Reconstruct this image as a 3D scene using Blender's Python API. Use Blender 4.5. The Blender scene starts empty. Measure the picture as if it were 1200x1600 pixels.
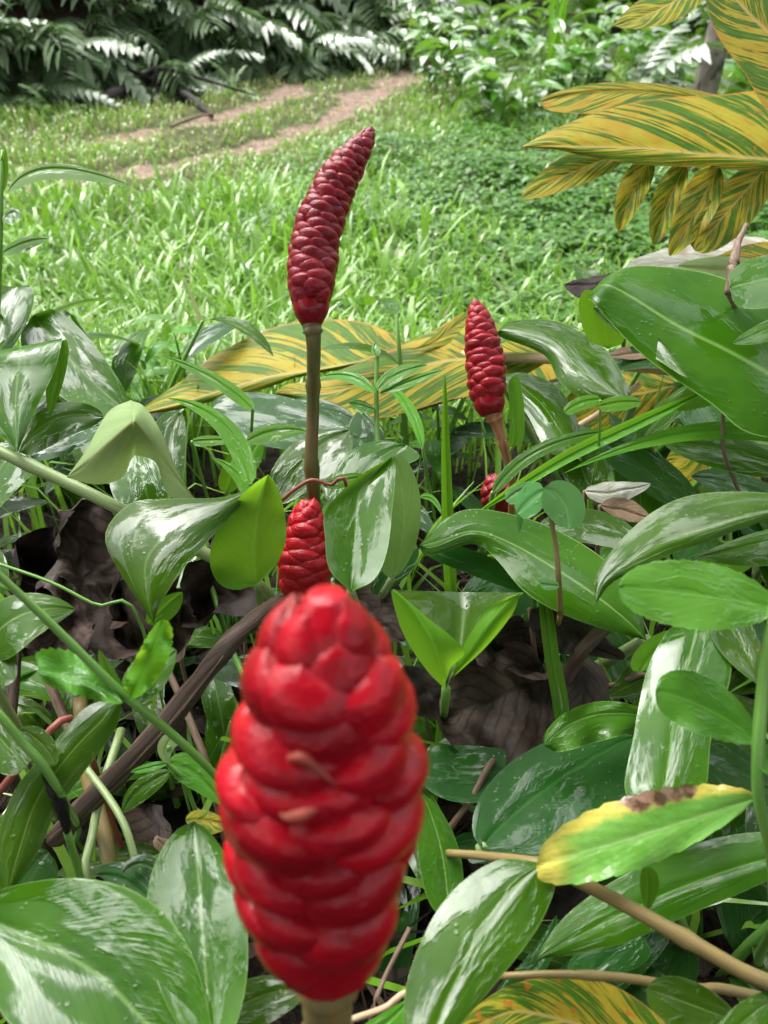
import bpy, bmesh, math, random
import numpy as np
from mathutils import Vector, Matrix, noise
random.seed(7); rng = np.random.default_rng(7)
scene = bpy.context.scene
col = scene.collection

# ------------------------------------------------------------------ camera
PITCH = math.atan(0.75)                       # looking down about 37 degrees
CAM = Vector((0, 0, 0.9))
cd = bpy.data.cameras.new('camera'); cam = bpy.data.objects.new('camera', cd); col.objects.link(cam)
cam.location = CAM; cam.rotation_euler = (math.pi/2 - PITCH, 0, 0)
cd.sensor_fit = 'VERTICAL'; cd.sensor_height = 36; cd.sensor_width = 27; cd.lens = 27
cd.clip_start = 0.01; cd.clip_end = 300
cd.dof.use_dof = True; cd.dof.focus_distance = 0.62; cd.dof.aperture_fstop = 9.5
scene.camera = cam
# ------------------------------------------------------------------ sky, sun, exposure
SUN_EL, SUN_AZ = math.radians(57), math.radians(-42)
w = bpy.data.worlds.new('World'); scene.world = w; w.use_nodes = True
nt = w.node_tree; nt.nodes.clear()
sky = nt.nodes.new('ShaderNodeTexSky'); sky.sky_type = 'NISHITA'; sky.sun_disc = False
sky.sun_elevation = SUN_EL; sky.sun_rotation = SUN_AZ; sky.air_density = 1.6; sky.dust_density = 6.0; sky.ozone_density = 1.0
hs = nt.nodes.new('ShaderNodeHueSaturation'); hs.inputs['Saturation'].default_value = 0.12
bg = nt.nodes.new('ShaderNodeBackground'); bg.inputs['Strength'].default_value = 0.15
wo = nt.nodes.new('ShaderNodeOutputWorld')
nt.links.new(sky.outputs[0], hs.inputs['Color']); nt.links.new(hs.outputs[0], bg.inputs[0]); nt.links.new(bg.outputs[0], wo.inputs[0])
sl = bpy.data.lights.new('sun', 'SUN'); sl.energy = 1.0; sl.angle = math.radians(64); sl.color = (1, .97, .92)
so = bpy.data.objects.new('sun', sl); col.objects.link(so); so.location = (0, 0, 8)
sdir = Vector((math.sin(SUN_AZ)*math.cos(SUN_EL), math.cos(SUN_AZ)*math.cos(SUN_EL), math.sin(SUN_EL)))
so.rotation_euler = sdir.to_track_quat('Z', 'Y').to_euler()
vs = scene.view_settings; vs.view_transform = 'Standard'; vs.look = 'None'; vs.gamma = 1; vs.use_curve_mapping = False
vs.exposure = 1.42
scene.cycles.use_denoising = True
scene.cycles.max_bounces = 8; scene.cycles.transmission_bounces = 6; scene.cycles.transparent_max_bounces = 6
scene.cycles.sample_clamp_indirect = 6

# ------------------------------------------------------------------ picture <-> place
FWD = Vector((0, .8, -.6)); UPV = Vector((0, .6, .8)); RGT = Vector((1, 0, 0)); F = 1200.0
def ray(px, py): return FWD + RGT*((px-600)/F) + UPV*((800-py)/F)
def P(px, py, d): return CAM + ray(px, py)*d
def sstep(a, b, x):
    t = min(1, max(0, (x-a)/(b-a))); return t*t*(3-2*t)
BA, BB = Vector((-2.75, 4.95)), Vector((0.35, 8.6))
BN = Vector((-(BB-BA).y, (BB-BA).x)).normalized()
def hgt(x, y):
    z = .24*(1-sstep(.95, 1.75, y))
    z += .022*noise.noise(Vector((x*1.3, y*1.3, 0))) + .01*noise.noise(Vector((x*5, y*5, 3)))
    s = (Vector((x, y))-BA).dot(BN)
    z += 1.5*sstep(0, 2.6, s) + .35*max(0, s-1.5)*sstep(1.5, 4, s)
    z += .9*sstep(9.5, 18, y) + .5*sstep(1.4, 5, x-.12*y)*sstep(4, 7, y)
    return z
def G(px, py):
    r = ray(px, py); d = .2
    while d < 40:
        p = CAM + r*d
        if p.z <= hgt(p.x, p.y): break
        d += .02 + d*.004
    return CAM + r*d
# ------------------------------------------------------------------ objects
def put(name, me, parent=None, loc=(0, 0, 0)):
    o = bpy.data.objects.new(name, me); col.objects.link(o)
    if parent: o.parent = parent
    o.location = loc; return o
def tag(o, label, cat, group=None):
    o['label'] = label; o['category'] = cat
    if group: o['group'] = group
    return o
def thing(name, label, cat, loc, group=None):
    o = bpy.data.objects.new(name, None); col.objects.link(o); o.location = loc; o.empty_display_size = .05
    return tag(o, label, cat, group)
def mesh(name, v, f, mat, uv=None, smooth=True):
    me = bpy.data.meshes.new(name); me.from_pydata([tuple(p) for p in v], [], f)
    if uv is not None:
        l = me.uv_layers.new(name='UVMap'); idx = np.empty(len(me.loops), int); me.loops.foreach_get('vertex_index', idx)
        l.data.foreach_set('uv', np.asarray(uv, float)[idx].ravel())
    if smooth: me.polygons.foreach_set('use_smooth', [True]*len(me.polygons))
    if mat: me.materials.append(M[mat] if isinstance(mat, str) else mat)
    me.update(); return me
def cr(pts, n):
    """Catmull-Rom through points (any dimension)"""
    a = np.array(pts, float); k = len(a)
    if k == 2: return [a[0]+(a[1]-a[0])*t for t in np.linspace(0, 1, n)]
    e = np.vstack([2*a[0]-a[1], a, 2*a[-1]-a[-2]]); out = []
    for t in np.linspace(0, k-1, n):
        i = min(int(t), k-2); f = t-i; p0, p1, p2, p3 = e[i], e[i+1], e[i+2], e[i+3]
        out.append(.5*((2*p1)+(p2-p0)*f+(2*p0-5*p1+4*p2-p3)*f*f+(3*p1-p0-3*p2+p3)*f**3))
    return out
def tube_data(pts, radii, n=14, sides=8, lump=0, nodes=0):
    q = cr([list(p)+[r] for p, r in zip(pts, radii)], n); v = []; f = []; uv = []
    ref = Vector((.31, .77, .55))
    for i, a in enumerate(q):
        p = Vector(a[:3]); t = Vector(q[min(i+1, n-1)][:3])-Vector(q[max(i-1, 0)][:3]); t.normalize()
        s = t.cross(ref).normalized(); b = s.cross(t); r = max(a[3], 1e-4)
        if nodes and i % nodes == nodes-1: r *= 1.24
        for k in range(sides):
            an = 2*math.pi*k/sides
            rr = r*(1+lump*noise.noise(Vector((k*1.7, i*.6, r*900))))
            v.append(p+(s*math.cos(an)+b*math.sin(an))*rr); uv.append((i/(n-1), k/sides))
    for i in range(n-1):
        for k in range(sides):
            f.append((i*sides+k, i*sides+(k+1) % sides, (i+1)*sides+(k+1) % sides, (i+1)*sides+k))
    f.append(tuple(range(sides))[::-1]); f.append(tuple((n-1)*sides+k for k in range(sides)))
    return v, f, uv
def tube(name, pts, radii, mat, parent=None, n=14, sides=8, lump=0, nodes=0):
    if not hasattr(radii, '__len__'): radii = [radii]*len(pts)
    org = Vector(parent.location) if parent else Vector((0, 0, 0))
    p0 = Vector(pts[0]); v, f, uv = tube_data(pts, radii, n, sides, lump, nodes)
    return put(name, mesh(name, [p-p0 for p in v], f, mat, uv), parent, p0-org)

# ------------------------------------------------------------------ materials
M = {}
class NB:
    def __init__(s, name):
        m = bpy.data.materials.new(name); m.use_nodes = True; s.m = m; s.t = m.node_tree; s.t.nodes.clear(); M[name] = m
        s.out = s.n('ShaderNodeOutputMaterial')
    def n(s, typ, **k):
        x = s.t.nodes.new(typ)
        for a, b in k.items(): setattr(x, a, b)
        return x
    def put(s, sock, v):
        if v is None: return
        if hasattr(v, 'is_output'): s.t.links.new(v, sock)
        elif isinstance(v, (tuple, list)) and len(v) == 3 and sock.type == 'RGBA': sock.default_value = (*v, 1)
        else: sock.default_value = v
    def math(s, op, a, b=None, c=None, clamp=False):
        x = s.n('ShaderNodeMath', operation=op); x.use_clamp = clamp
        for i, v in enumerate((a, b, c)): s.put(x.inputs[i], v)
        return x.outputs[0]
    def mix(s, f, a, b):
        x = s.n('ShaderNodeMix', data_type='RGBA'); s.put(x.inputs[0], f); s.put(x.inputs[6], a); s.put(x.inputs[7], b); return x.outputs[2]
    def ss(s, v, a, b, lo=0., hi=1.):
        x = s.n('ShaderNodeMapRange', interpolation_type='SMOOTHSTEP'); s.put(x.inputs[0], v)
        for i, q in enumerate((a, b, lo, hi)): x.inputs[i+1].default_value = q
        return x.outputs[0]
    def noise(s, vec, scale, detail=2., rough=.5, dist=0.):
        x = s.n('ShaderNodeTexNoise'); s.put(x.inputs['Vector'], vec); x.inputs['Scale'].default_value = scale
        x.inputs['Detail'].default_value = detail; x.inputs['Roughness'].default_value = rough; x.inputs['Distortion'].default_value = dist
        return x.outputs[0]
    def vec(s, x, y, z=0.):
        c = s.n('ShaderNodeCombineXYZ')
        for i, v in enumerate((x, y, z)): s.put(c.inputs[i], v)
        return c.outputs[0]
    def obj(s): return s.n('ShaderNodeTexCoord').outputs['Object']
    def rnd(s): return s.n('ShaderNodeObjectInfo').outputs['Random']
    def uv(s):
        x = s.n('ShaderNodeSeparateXYZ'); s.t.links.new(s.n('ShaderNodeTexCoord').outputs['UV'], x.inputs[0]); return x.outputs[0], x.outputs[1]
    def bump(s, h, strength, dist=.001, prev=None):
        x = s.n('ShaderNodeBump'); s.put(x.inputs['Height'], h); x.inputs['Strength'].default_value = strength; x.inputs['Distance'].default_value = dist
        if prev is not None: s.put(x.inputs['Normal'], prev)
        return x.outputs[0]
    def pbr(s, color, rough, normal=None, spec=.5, coat=None, coat_r=.05, coat_ior=1.5, trans=0, tcol=None, sss=0):
        p = s.n('ShaderNodeBsdfPrincipled'); s.put(p.inputs['Base Color'], color); s.put(p.inputs['Roughness'], rough)
        s.put(p.inputs['Normal'], normal); s.put(p.inputs['Specular IOR Level'], spec)
        if coat is not None:
            p.inputs['Coat IOR'].default_value = coat_ior; s.put(p.inputs['Coat Weight'], coat); s.put(p.inputs['Coat Roughness'], coat_r); s.put(p.inputs['Coat Normal'], normal)
        sh = p.outputs[0]
        if trans:
            tb = s.n('ShaderNodeBsdfTranslucent'); s.put(tb.inputs[0], tcol); mx = s.n('ShaderNodeMixShader')
            mx.inputs[0].default_value = trans; s.t.links.new(sh, mx.inputs[1]); s.t.links.new(tb.outputs[0], mx.inputs[2]); sh = mx.outputs[0]
        s.t.links.new(sh, s.out.inputs[0]); return s.m

def leaf_mat(name, c1, c2, under, rib, tcol, wet=.5, rough=.34, trans=.22, K=34, crinkle=.25, specks=.7, spec=.08, slope=.42, veinb=.012, film=.1):
    b = NB(name); ob = b.obj(); rd = b.rnd(); u, v = b.uv()
    vv = b.math('MULTIPLY', b.math('ABSOLUTE', b.math('SUBTRACT', v, .5)), 2.)
    off = b.n('ShaderNodeVectorMath', operation='ADD'); b.put(off.inputs[0], ob); b.put(off.inputs[1], b.vec(b.math('MULTIPLY', rd, 7.), b.math('MULTIPLY', rd, 3.)))
    oc = off.outputs[0]
    s = b.math('SUBTRACT', u, b.math('MULTIPLY', vv, slope))
    vein = b.math('SINE', b.math('MULTIPLY', s, K*6.283))
    fine = b.noise(b.vec(b.math('MULTIPLY', s, 90.), b.math('MULTIPLY', v, 2.5), rd), 1., 2.)
    mott = b.noise(oc, 22., 3.)
    c = b.mix(b.ss(mott, .32, .7), c1, c2)
    c = b.mix(b.math('MULTIPLY', b.ss(fine, .42, .62), .55), c, c2)
    c = b.mix(b.math('MULTIPLY', b.ss(vv, .008, .05, 1., 0.), .5), c, rib)
    c = b.mix(b.math('MULTIPLY', b.ss(vv, .965, 1.), .6), c, rib)
    hsv = b.n('ShaderNodeHueSaturation'); b.put(hsv.inputs['Color'], c)
    b.put(hsv.inputs['Value'], b.math('ADD', b.math('MULTIPLY', rd, .45), .78)); b.put(hsv.inputs['Hue'], b.math('ADD', b.math('MULTIPLY', rd, .022), .489))
    spot = b.math('MULTIPLY', b.ss(b.noise(oc, 110., 1.), .79, .82), b.ss(b.noise(oc, 9., 1.), .5, .6))
    c = b.mix(spot, hsv.outputs[0], (.16, .08, .02))
    back = b.n('ShaderNodeNewGeometry').outputs['Backfacing']
    cu = b.mix(b.math('MULTIPLY', b.ss(vv, .015, .08, 1., 0.), .6), under, rib)
    und = b.n('ShaderNodeHueSaturation'); b.put(und.inputs['Color'], cu); b.put(und.inputs['Value'], b.math('ADD', b.math('MULTIPLY', fine, .7), b.math('ADD', .3, b.math('MULTIPLY', mott, .7))))
    c = b.mix(back, c, und.outputs[0])
    wm = b.noise(b.vec(b.math('MULTIPLY', u, 3.), b.math('MULTIPLY', v, 3.4), b.math('MULTIPLY', rd, 30.)), 1., 3.5, .58, .4)
    stk = b.noise(b.vec(b.math('MULTIPLY', s, 46.), b.math('MULTIPLY', vv, 3.), b.math('MULTIPLY', rd, 9.)), 1., 3., .6)
    wm = b.math('ADD', wm, b.math('MULTIPLY', b.math('SUBTRACT', stk, .5), .11)); wm = b.math('ADD', wm, b.math('MULTIPLY', b.math('SUBTRACT', b.noise(oc, 210., 3.), .5), .07))
    wm = b.ss(wm, .56-.18*wet, .69-.18*wet)
    drops = b.n('ShaderNodeTexVoronoi'); b.put(drops.inputs['Vector'], oc); drops.inputs['Scale'].default_value = 190.
    dm = b.math('MULTIPLY', b.ss(drops.outputs['Distance'], .12, .34, 1., 0.), b.ss(b.noise(oc, 45., 2.), .48, .58))
    wet_all = b.math('MAXIMUM', wm, b.math('MULTIPLY', dm, specks))
    wet_all = b.math('MULTIPLY', wet_all, b.math('SUBTRACT', 1., b.math('MULTIPLY', back, .8)))
    r = b.math('SUBTRACT', rough+.12, b.math('MULTIPLY', wet_all, rough+.12-.09))
    nrm = b.bump(vein, veinb, .0006)
    nrm = b.bump(fine, .04, .0008, nrm)
    nrm = b.bump(b.noise(oc, 26., 2.), .22, .006, nrm)
    nrm = b.bump(b.noise(oc, 120., 3.), crinkle*.6, .0012, nrm)
    nrm = b.bump(wet_all, .5, .0006, nrm)
    sheen = b.math('SUBTRACT', 1., b.math('MULTIPLY', back, .85))
    b.pbr(c, r, nrm, spec, b.math('MULTIPLY', sheen, b.math('ADD', film, b.math('MULTIPLY', wet_all, 1.-film))), b.math('SUBTRACT', .30, b.math('MULTIPLY', wet_all, .22)), trans=trans, tcol=tcol, coat_ior=1.5)
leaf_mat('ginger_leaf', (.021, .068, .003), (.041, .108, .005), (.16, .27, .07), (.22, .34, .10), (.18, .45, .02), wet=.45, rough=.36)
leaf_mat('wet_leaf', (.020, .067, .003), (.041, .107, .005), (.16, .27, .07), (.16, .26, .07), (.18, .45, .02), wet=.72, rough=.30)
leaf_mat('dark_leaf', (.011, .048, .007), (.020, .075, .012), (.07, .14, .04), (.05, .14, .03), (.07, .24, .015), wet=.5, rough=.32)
leaf_mat('bright_leaf', (.042, .135, .005), (.072, .19, .010), (.075, .20, .012), (.15, .34, .04), (.32, .65, .03), wet=.15, rough=.4, trans=.36)
leaf_mat('pale_leaf', (.20, .30, .11), (.27, .37, .16), (.25, .35, .15), (.30, .24, .07), (.36, .5, .12), wet=.0, rough=.42, specks=0, trans=.22, veinb=.06)
leaf_mat('weed_leaf', (.045, .150, .012), (.080, .215, .024), (.15, .30, .06), (.16, .36, .07), (.24, .58, .03), wet=.5, rough=.34, K=8, crinkle=.7, slope=.55, veinb=.05)
leaf_mat('trefoil_leaf', (.06, .18, .05), (.085, .225, .065), (.14, .30, .10), (.22, .40, .15), (.2, .5, .06), wet=.1, rough=.5, K=9, specks=.1)
leaf_mat('grass_leaf', (.06, .19, .012), (.095, .26, .02), (.11, .26, .03), (.15, .32, .05), (.26, .58, .03), wet=.2, rough=.36, trans=.3)
leaf_mat('bank_leaf', (.12, .20, .105), (.18, .275, .16), (.15, .22, .12), (.15, .23, .10), (.16, .30, .08), wet=2.2, rough=.2, spec=1.0, film=.9)
leaf_mat('clump_leaf', (.060, .18, .016), (.10, .26, .030), (.13, .24, .06), (.16, .28, .08), (.22, .48, .03), wet=1.0, rough=.28, spec=.8)

def varie_mat(name, green, yel, yel2, bias=.5):
    b = NB(name); ob = b.obj(); rd = b.rnd(); u, v = b.uv()
    vv = b.math('MULTIPLY', b.math('ABSOLUTE', b.math('SUBTRACT', v, .5)), 2.)
    sd = b.math('MULTIPLY', b.math('SIGN', b.math('SUBTRACT', v, .5)), 4.)
    s = b.math('SUBTRACT', u, b.math('MULTIPLY', vv, .32))
    z = b.math('ADD', b.math('MULTIPLY', rd, 40.), sd)
    n1 = b.noise(b.vec(b.math('MULTIPLY', s, 13.), b.math('MULTIPLY', vv, .45), z), 1., 2.5, .6)
    n2 = b.noise(b.vec(b.math('MULTIPLY', s, 60.), b.math('MULTIPLY', vv, 2.2), z), 1., 3., .6)
    q = b.math('ADD', b.math('MULTIPLY', n1, .56), b.math('MULTIPLY', n2, .44))
    m = b.ss(q, bias-.025, bias+.03)
    y = b.mix(b.ss(b.noise(ob, 60., 3.), .40, .66), yel, yel2)
    g = b.mix(b.ss(n2, .35, .65), green, tuple(x*1.6 for x in green))
    c = b.mix(m, g, y)
    c = b.mix(b.math('MULTIPLY', b.ss(vv, .012, .06, 1., 0.), .8), c, (.50, .36, .12))
    c = b.mix(b.math('MULTIPLY', b.ss(vv, .95, 1.), .7), c, (.45, .20, .05))
    sp = b.math('MULTIPLY', b.ss(b.noise(ob, 170., 2.), .62, .70), b.ss(b.noise(ob, 16., 2.), .46, .6))
    c = b.mix(b.math('MULTIPLY', sp, .8), c, (.48, .13, .02))
    back = b.n('ShaderNodeNewGeometry').outputs['Backfacing']
    wave = b.math('SINE', b.math('MULTIPLY', s, 44*6.283))
    nrm = b.bump(wave, .07, .001); nrm = b.bump(n2, .16, .001, nrm); nrm = b.bump(b.noise(ob, 70., 3.), .3, .0015, nrm)
    b.pbr(c, b.ss(n2, .3, .7, .4, .55), nrm, .16, None, trans=.3, tcol=c)
varie_mat('variegated_leaf', (.050, .115, .010), (.37, .31, .028), (.40, .255, .022), .495)
varie_mat('variegated_bright', (.055, .125, .010), (.40, .34, .030), (.41, .275, .024), .50)

def simple(name, c1, c2, scale, rough=.5, bump=.3, bdist=.002, stretch=None, spec=.4, coat=None, dark=None):
    b = NB(name); ob = b.obj(); vec = ob
    if stretch:
        u, v = b.uv(); vec = b.vec(b.math('MULTIPLY', u, stretch[0]), b.math('MULTIPLY', v, stretch[1]), b.rnd())
    n1 = b.noise(vec, scale, 5., .6); c = b.mix(b.ss(n1, .33, .67), c1, c2)
    if dark: c = b.mix(b.ss(b.noise(vec, scale*2.3, 3.), .58, .68), c, dark)
    b.pbr(c, rough, b.bump(n1, bump, bdist), spec, coat)
simple('cane', (.16, .26, .085), (.27, .34, .15), 1., .35, .3, .001, (3, 14), dark=(.14, .16, .07))
simple('green_stem', (.10, .26, .04), (.17, .34, .07), 1., .4, .2, .001, (3, 10))
simple('stalk_brown', (.075, .070, .022), (.13, .135, .042), 1., .42, .3, .001, (5, 8), dark=(.20, .07, .035))
simple('stalk_pink', (.30, .10, .06), (.42, .22, .10), 1., .4, .25, .001, (5, 9))
simple('stalk_olive', (.16, .13, .05), (.24, .17, .06), 1., .45, .25, .001, (5, 9))
simple('dry_stalk', (.034, .020, .014), (.11, .068, .045), 1., .6, .9, .003, (2.5, 22), dark=(.016, .010, .008))
simple('tan_stalk', (.42, .28, .17), (.58, .43, .28), 1., .5, .4, .001, (3, 14))
simple('purple_stalk', (.075, .045, .040), (.13, .085, .07), 1., .5, .4, .001, (3, 12))
simple('red_twig', (.16, .035, .02), (.26, .08, .05), 1., .5, .3, .001, (5, 6))
simple('twig', (.12, .075, .05), (.24, .16, .11), 1., .6, .5, .002, (4, 9), dark=(.05, .03, .02))
simple('bark', (.10, .085, .07), (.26, .23, .20), 1., .8, .9, .02, (16, 5), dark=(.05, .045, .035))
simple('bark_dark', (.03, .025, .02), (.10, .085, .06), 1., .8, .9, .02, (16, 5), dark=(.02, .03, .015))
simple('dead_log', (.010, .008, .008), (.03, .024, .022), 1., .7, .9, .02, (8, 6))

def dead_mat(name, c1, c2, dark, K=12):
    b = NB(name); ob = b.obj(); u, v = b.uv()
    vv = b.math('MULTIPLY', b.math('ABSOLUTE', b.math('SUBTRACT', v, .5)), 2.)
    s = b.math('SUBTRACT', u, b.math('MULTIPLY', vv, .4)); wv = b.math('SINE', b.math('MULTIPLY', s, K*6.283))
    n1 = b.noise(ob, 30., 5., .65); c = b.mix(b.ss(n1, .3, .7), c1, c2); c = b.mix(b.ss(b.noise(ob, 18., 4.), .52, .68), c, dark)
    vm = b.math('POWER', b.math('ABSOLUTE', b.math('SINE', b.math('MULTIPLY', s, 8*3.1416))), 14.); nrm = b.bump(vm, -.6, .003)
    c = b.mix(b.math('MULTIPLY', b.math('MAXIMUM', vm, b.ss(vv, .02, .06, 1., 0.)), .6), c, dark); nrm = b.bump(b.noise(ob, 140., 4.), .5, .002, nrm); nrm = b.bump(b.noise(ob, 45., 4.), .4, .005, nrm)
    b.pbr(c, b.ss(n1, .3, .7, .45, .75), nrm, .25)
dead_mat('dead_leaf_grey', (.036, .024, .019), (.095, .066, .053), (.009, .006, .005))
dead_mat('dead_leaf_brown', (.016, .010, .008), (.042, .027, .022), (.006, .004, .003))
dead_mat('dead_leaf_tan', (.20, .13, .08), (.30, .21, .14), (.10, .05, .03))
dead_mat('dead_leaf_white', (.27, .29, .23), (.40, .41, .36), (.22, .17, .12), K=20)

def yellow_weed():
    b = NB('yellowing_leaf'); ob = b.obj(); u, v = b.uv()
    vv = b.math('MULTIPLY', b.math('ABSOLUTE', b.math('SUBTRACT', v, .5)), 2.)
    nz = b.noise(ob, 38., 4.)
    e = b.math('ADD', b.math('MULTIPLY', b.math('SUBTRACT', nz, .5), .9), b.math('MAXIMUM', b.ss(u, .72, .98), b.math('MULTIPLY', b.ss(v, .60, .95), 1.)))
    c = b.mix(b.ss(nz, .3, .7), (.10, .29, .035), (.17, .38, .07)); c = b.mix(b.ss(e, .30, .95), c, (.60, .52, .09))
    hole = b.math('MULTIPLY', b.ss(v, .60, .95), b.math('MULTIPLY', b.ss(u, .15, .40), b.ss(u, .55, .80, 1., 0.)))
    hm = b.ss(b.math('ADD', hole, b.math('MULTIPLY', b.math('SUBTRACT', b.noise(ob, 70., 5., .7), .5), 1.7)), .45, .75)
    brn = b.mix(b.ss(b.noise(ob, 160., 4.), .4, .6), (.10, .045, .03), (.30, .17, .12)); c = b.mix(hm, c, brn)
    c = b.mix(b.math('MULTIPLY', b.ss(vv, .012, .06, 1., 0.), .5), c, (.35, .5, .2))
    s = b.math('SUBTRACT', u, b.math('MULTIPLY', vv, .5)); wv = b.math('SINE', b.math('MULTIPLY', s, 8*6.283))
    wm = b.ss(b.noise(ob, 55., 5., .65), .5, .54)
    nrm = b.bump(wv, .05, .0015); nrm = b.bump(b.noise(ob, 150., 3.), .5, .0015, nrm)
    b.pbr(c, b.math('SUBTRACT', .5, b.math('MULTIPLY', wm, .4)), nrm, .25, b.math('MULTIPLY', wm, .7), .06, trans=.24, tcol=(.4, .5, .05))
yellow_weed()

def bract_mat(name, c1, c2, lip, rough=.25, coat=.5):
    b = NB(name); ob = b.obj(); u, v = b.uv(); rd = b.rnd()
    n1 = b.noise(b.vec(b.math('MULTIPLY', u, 3.), b.math('MULTIPLY', v, 3.), b.math('MULTIPLY', rd, 40.)), 1., 4., .6)
    c = b.mix(b.ss(n1, .3, .7), c1, c2)
    rim = b.math('MULTIPLY', b.ss(v, .90, .985), b.ss(b.noise(b.vec(b.math('MULTIPLY', u, 9.), b.math('MULTIPLY', rd, 50.)), 1., 3.), .50, .62))
    c = b.mix(b.math('MULTIPLY', rim, .7), c, lip)
    sc = b.ss(b.noise(b.vec(b.math('MULTIPLY', u, 7.), b.math('MULTIPLY', v, 9.), b.math('MULTIPLY', rd, 20.)), 1., 4.), .68, .75)
    c = b.mix(b.math('MULTIPLY', sc, .35), c, lip)
    hsv = b.n('ShaderNodeHueSaturation'); b.put(hsv.inputs['Color'], c); b.put(hsv.inputs['Value'], b.math('ADD', b.math('MULTIPLY', rd, .4), .8))
    nrm = b.bump(n1, .22, .01); nrm = b.bump(b.noise(b.vec(b.math('MULTIPLY', u, 30.), b.math('MULTIPLY', v, 14.), b.math('MULTIPLY', rd, 40.)), 1., 3.), .12, .004, nrm)
    b.pbr(hsv.outputs[0], b.math('ADD', b.math('MULTIPLY', n1, .3), rough), nrm, .18, coat*.7, .07)
bract_mat('bract_red', (.29, .001, .008), (.45, .002, .013), (.50, .15, .11))
bract_mat('bract_crimson', (.20, .002, .008), (.29, .003, .012), (.40, .08, .07))
bract_mat('bract_dark', (.15, .002, .008), (.22, .003, .011), (.34, .07, .06))
simple('floret', (.30, .045, .03), (.36, .13, .08), 90., .5, .3)

# ground and stuff materials
def ground_mat():
    b = NB('soil'); ob = b.obj()
    at = b.n('ShaderNodeAttribute', attribute_name='mud'); ga = b.n('ShaderNodeAttribute', attribute_name='lawn')
    n1 = b.noise(ob, 14., 6., .65); n2 = b.noise(ob, 60., 5.)
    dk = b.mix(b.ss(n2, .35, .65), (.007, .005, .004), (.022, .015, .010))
    mud = b.mix(b.ss(n1, .35, .65), (.18, .120, .095), (.32, .230, .185)); mud = b.mix(b.ss(n2, .5, .7), mud, (.14, .09, .06))
    lw = b.mix(b.ss(n2, .35, .65), (.035, .045, .015), (.09, .10, .035))
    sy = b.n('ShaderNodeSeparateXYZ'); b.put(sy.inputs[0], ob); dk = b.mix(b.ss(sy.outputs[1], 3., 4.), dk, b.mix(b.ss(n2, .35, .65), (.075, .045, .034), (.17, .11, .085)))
    c = b.mix(ga.outputs['Fac'], dk, lw); c = b.mix(b.ss(b.math('ADD', at.outputs['Fac'], b.math('MULTIPLY', b.math('SUBTRACT', n1, .5), .6)), .35, .6), c, mud)
    nrm = b.bump(n1, .7, .03); nrm = b.bump(n2, .6, .01, nrm)
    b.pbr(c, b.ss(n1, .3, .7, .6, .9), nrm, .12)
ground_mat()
def blade_mat(name, c1, c2, c3, rough, trans=.25, spec=.6):
    b = NB(name); t = b.n('ShaderNodeAttribute', attribute_name='tint').outputs['Fac']
    c = b.mix(b.ss(t, 0., .7), c1, c2); c = b.mix(b.ss(t, .86, .95), c, c3)
    b.pbr(c, rough, None, spec, None, trans=trans, tcol=b.mix(.5, c, (.3, .6, .05)))
blade_mat('grass', (.085, .22, .008), (.22, .42, .05), (.36, .35, .16), .22, .3, .85)
blade_mat('clover', (.030, .115, .009), (.072, .205, .020), (.15, .33, .035), .36, .3, .45)
blade_mat('litter', (.008, .005, .004), (.030, .019, .013), (.09, .06, .04), .7, .05, .12)
blade_mat('foliage', (.035, .095, .025), (.08, .18, .045), (.15, .28, .07), .3)
blade_mat('foliage_lit', (.09, .20, .035), (.19, .34, .06), (.34, .48, .12), .4, .35)  # lighter foliage greens: brightness of the far gap put into the leaf colour
#__BODY__

# ================================================================== ground
def g2(px, py):
    r = ray(px, py); t = -CAM.z/r.z; p = CAM + r*t; return (p.x, p.y)
RUT1 = [g2(*q) for q in ((-60, 312), (60, 290), (200, 268), (300, 245), (420, 222), (500, 192), (560, 160), (605, 128), (640, 108), (690, 90))]
RUT2 = [g2(*q) for q in ((180, 215), (280, 200), (350, 180), (420, 160), (470, 132), (520, 110), (580, 88))]
def seg_dist(P2, poly):
    P2 = np.asarray(P2); best = np.full(len(P2), 1e9)
    for a, b_ in zip(poly[:-1], poly[1:]):
        a = np.array(a); d = np.array(b_)-a; t = np.clip(((P2-a)@d)/(d@d), 0, 1)
        best = np.minimum(best, np.linalg.norm(P2-(a+t[:, None]*d), axis=1))
    return best
def npz(x, y, sc, seed=0.): return np.array([noise.noise(Vector((a*sc, b_*sc, seed))) for a, b_ in zip(x, y)])
def mud_at(x, y):
    p = np.stack([x, y], 1)
    n1 = npz(x, y, 2.2, 1.)*.5+npz(x, y, 6., 2.)*.35
    w1 = np.clip(1.12-seg_dist(p, RUT1)/(.10+.028*np.maximum(y-3, 0))+n1*1.5, 0, 1)
    w2 = np.clip(1.05-seg_dist(p, RUT2)/.22+n1*1.6, 0, 1)
    return np.maximum(w1, w2)
def bank_s(x, y): return (x-BA.x)*BN.x+(y-BA.y)*BN.y
def clover_at(x, y):
    # patch of ground cover right of the tall flower, as far as the clumps
    cx, cy = .9, 3.5
    return np.clip(1.5-np.sqrt(((x-cx-.10*(y-cy))/1.05)**2+((y-cy)/1.45)**2)*1.0+npz(x, y, 1.8, 5.)*.35, 0, 1)
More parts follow.
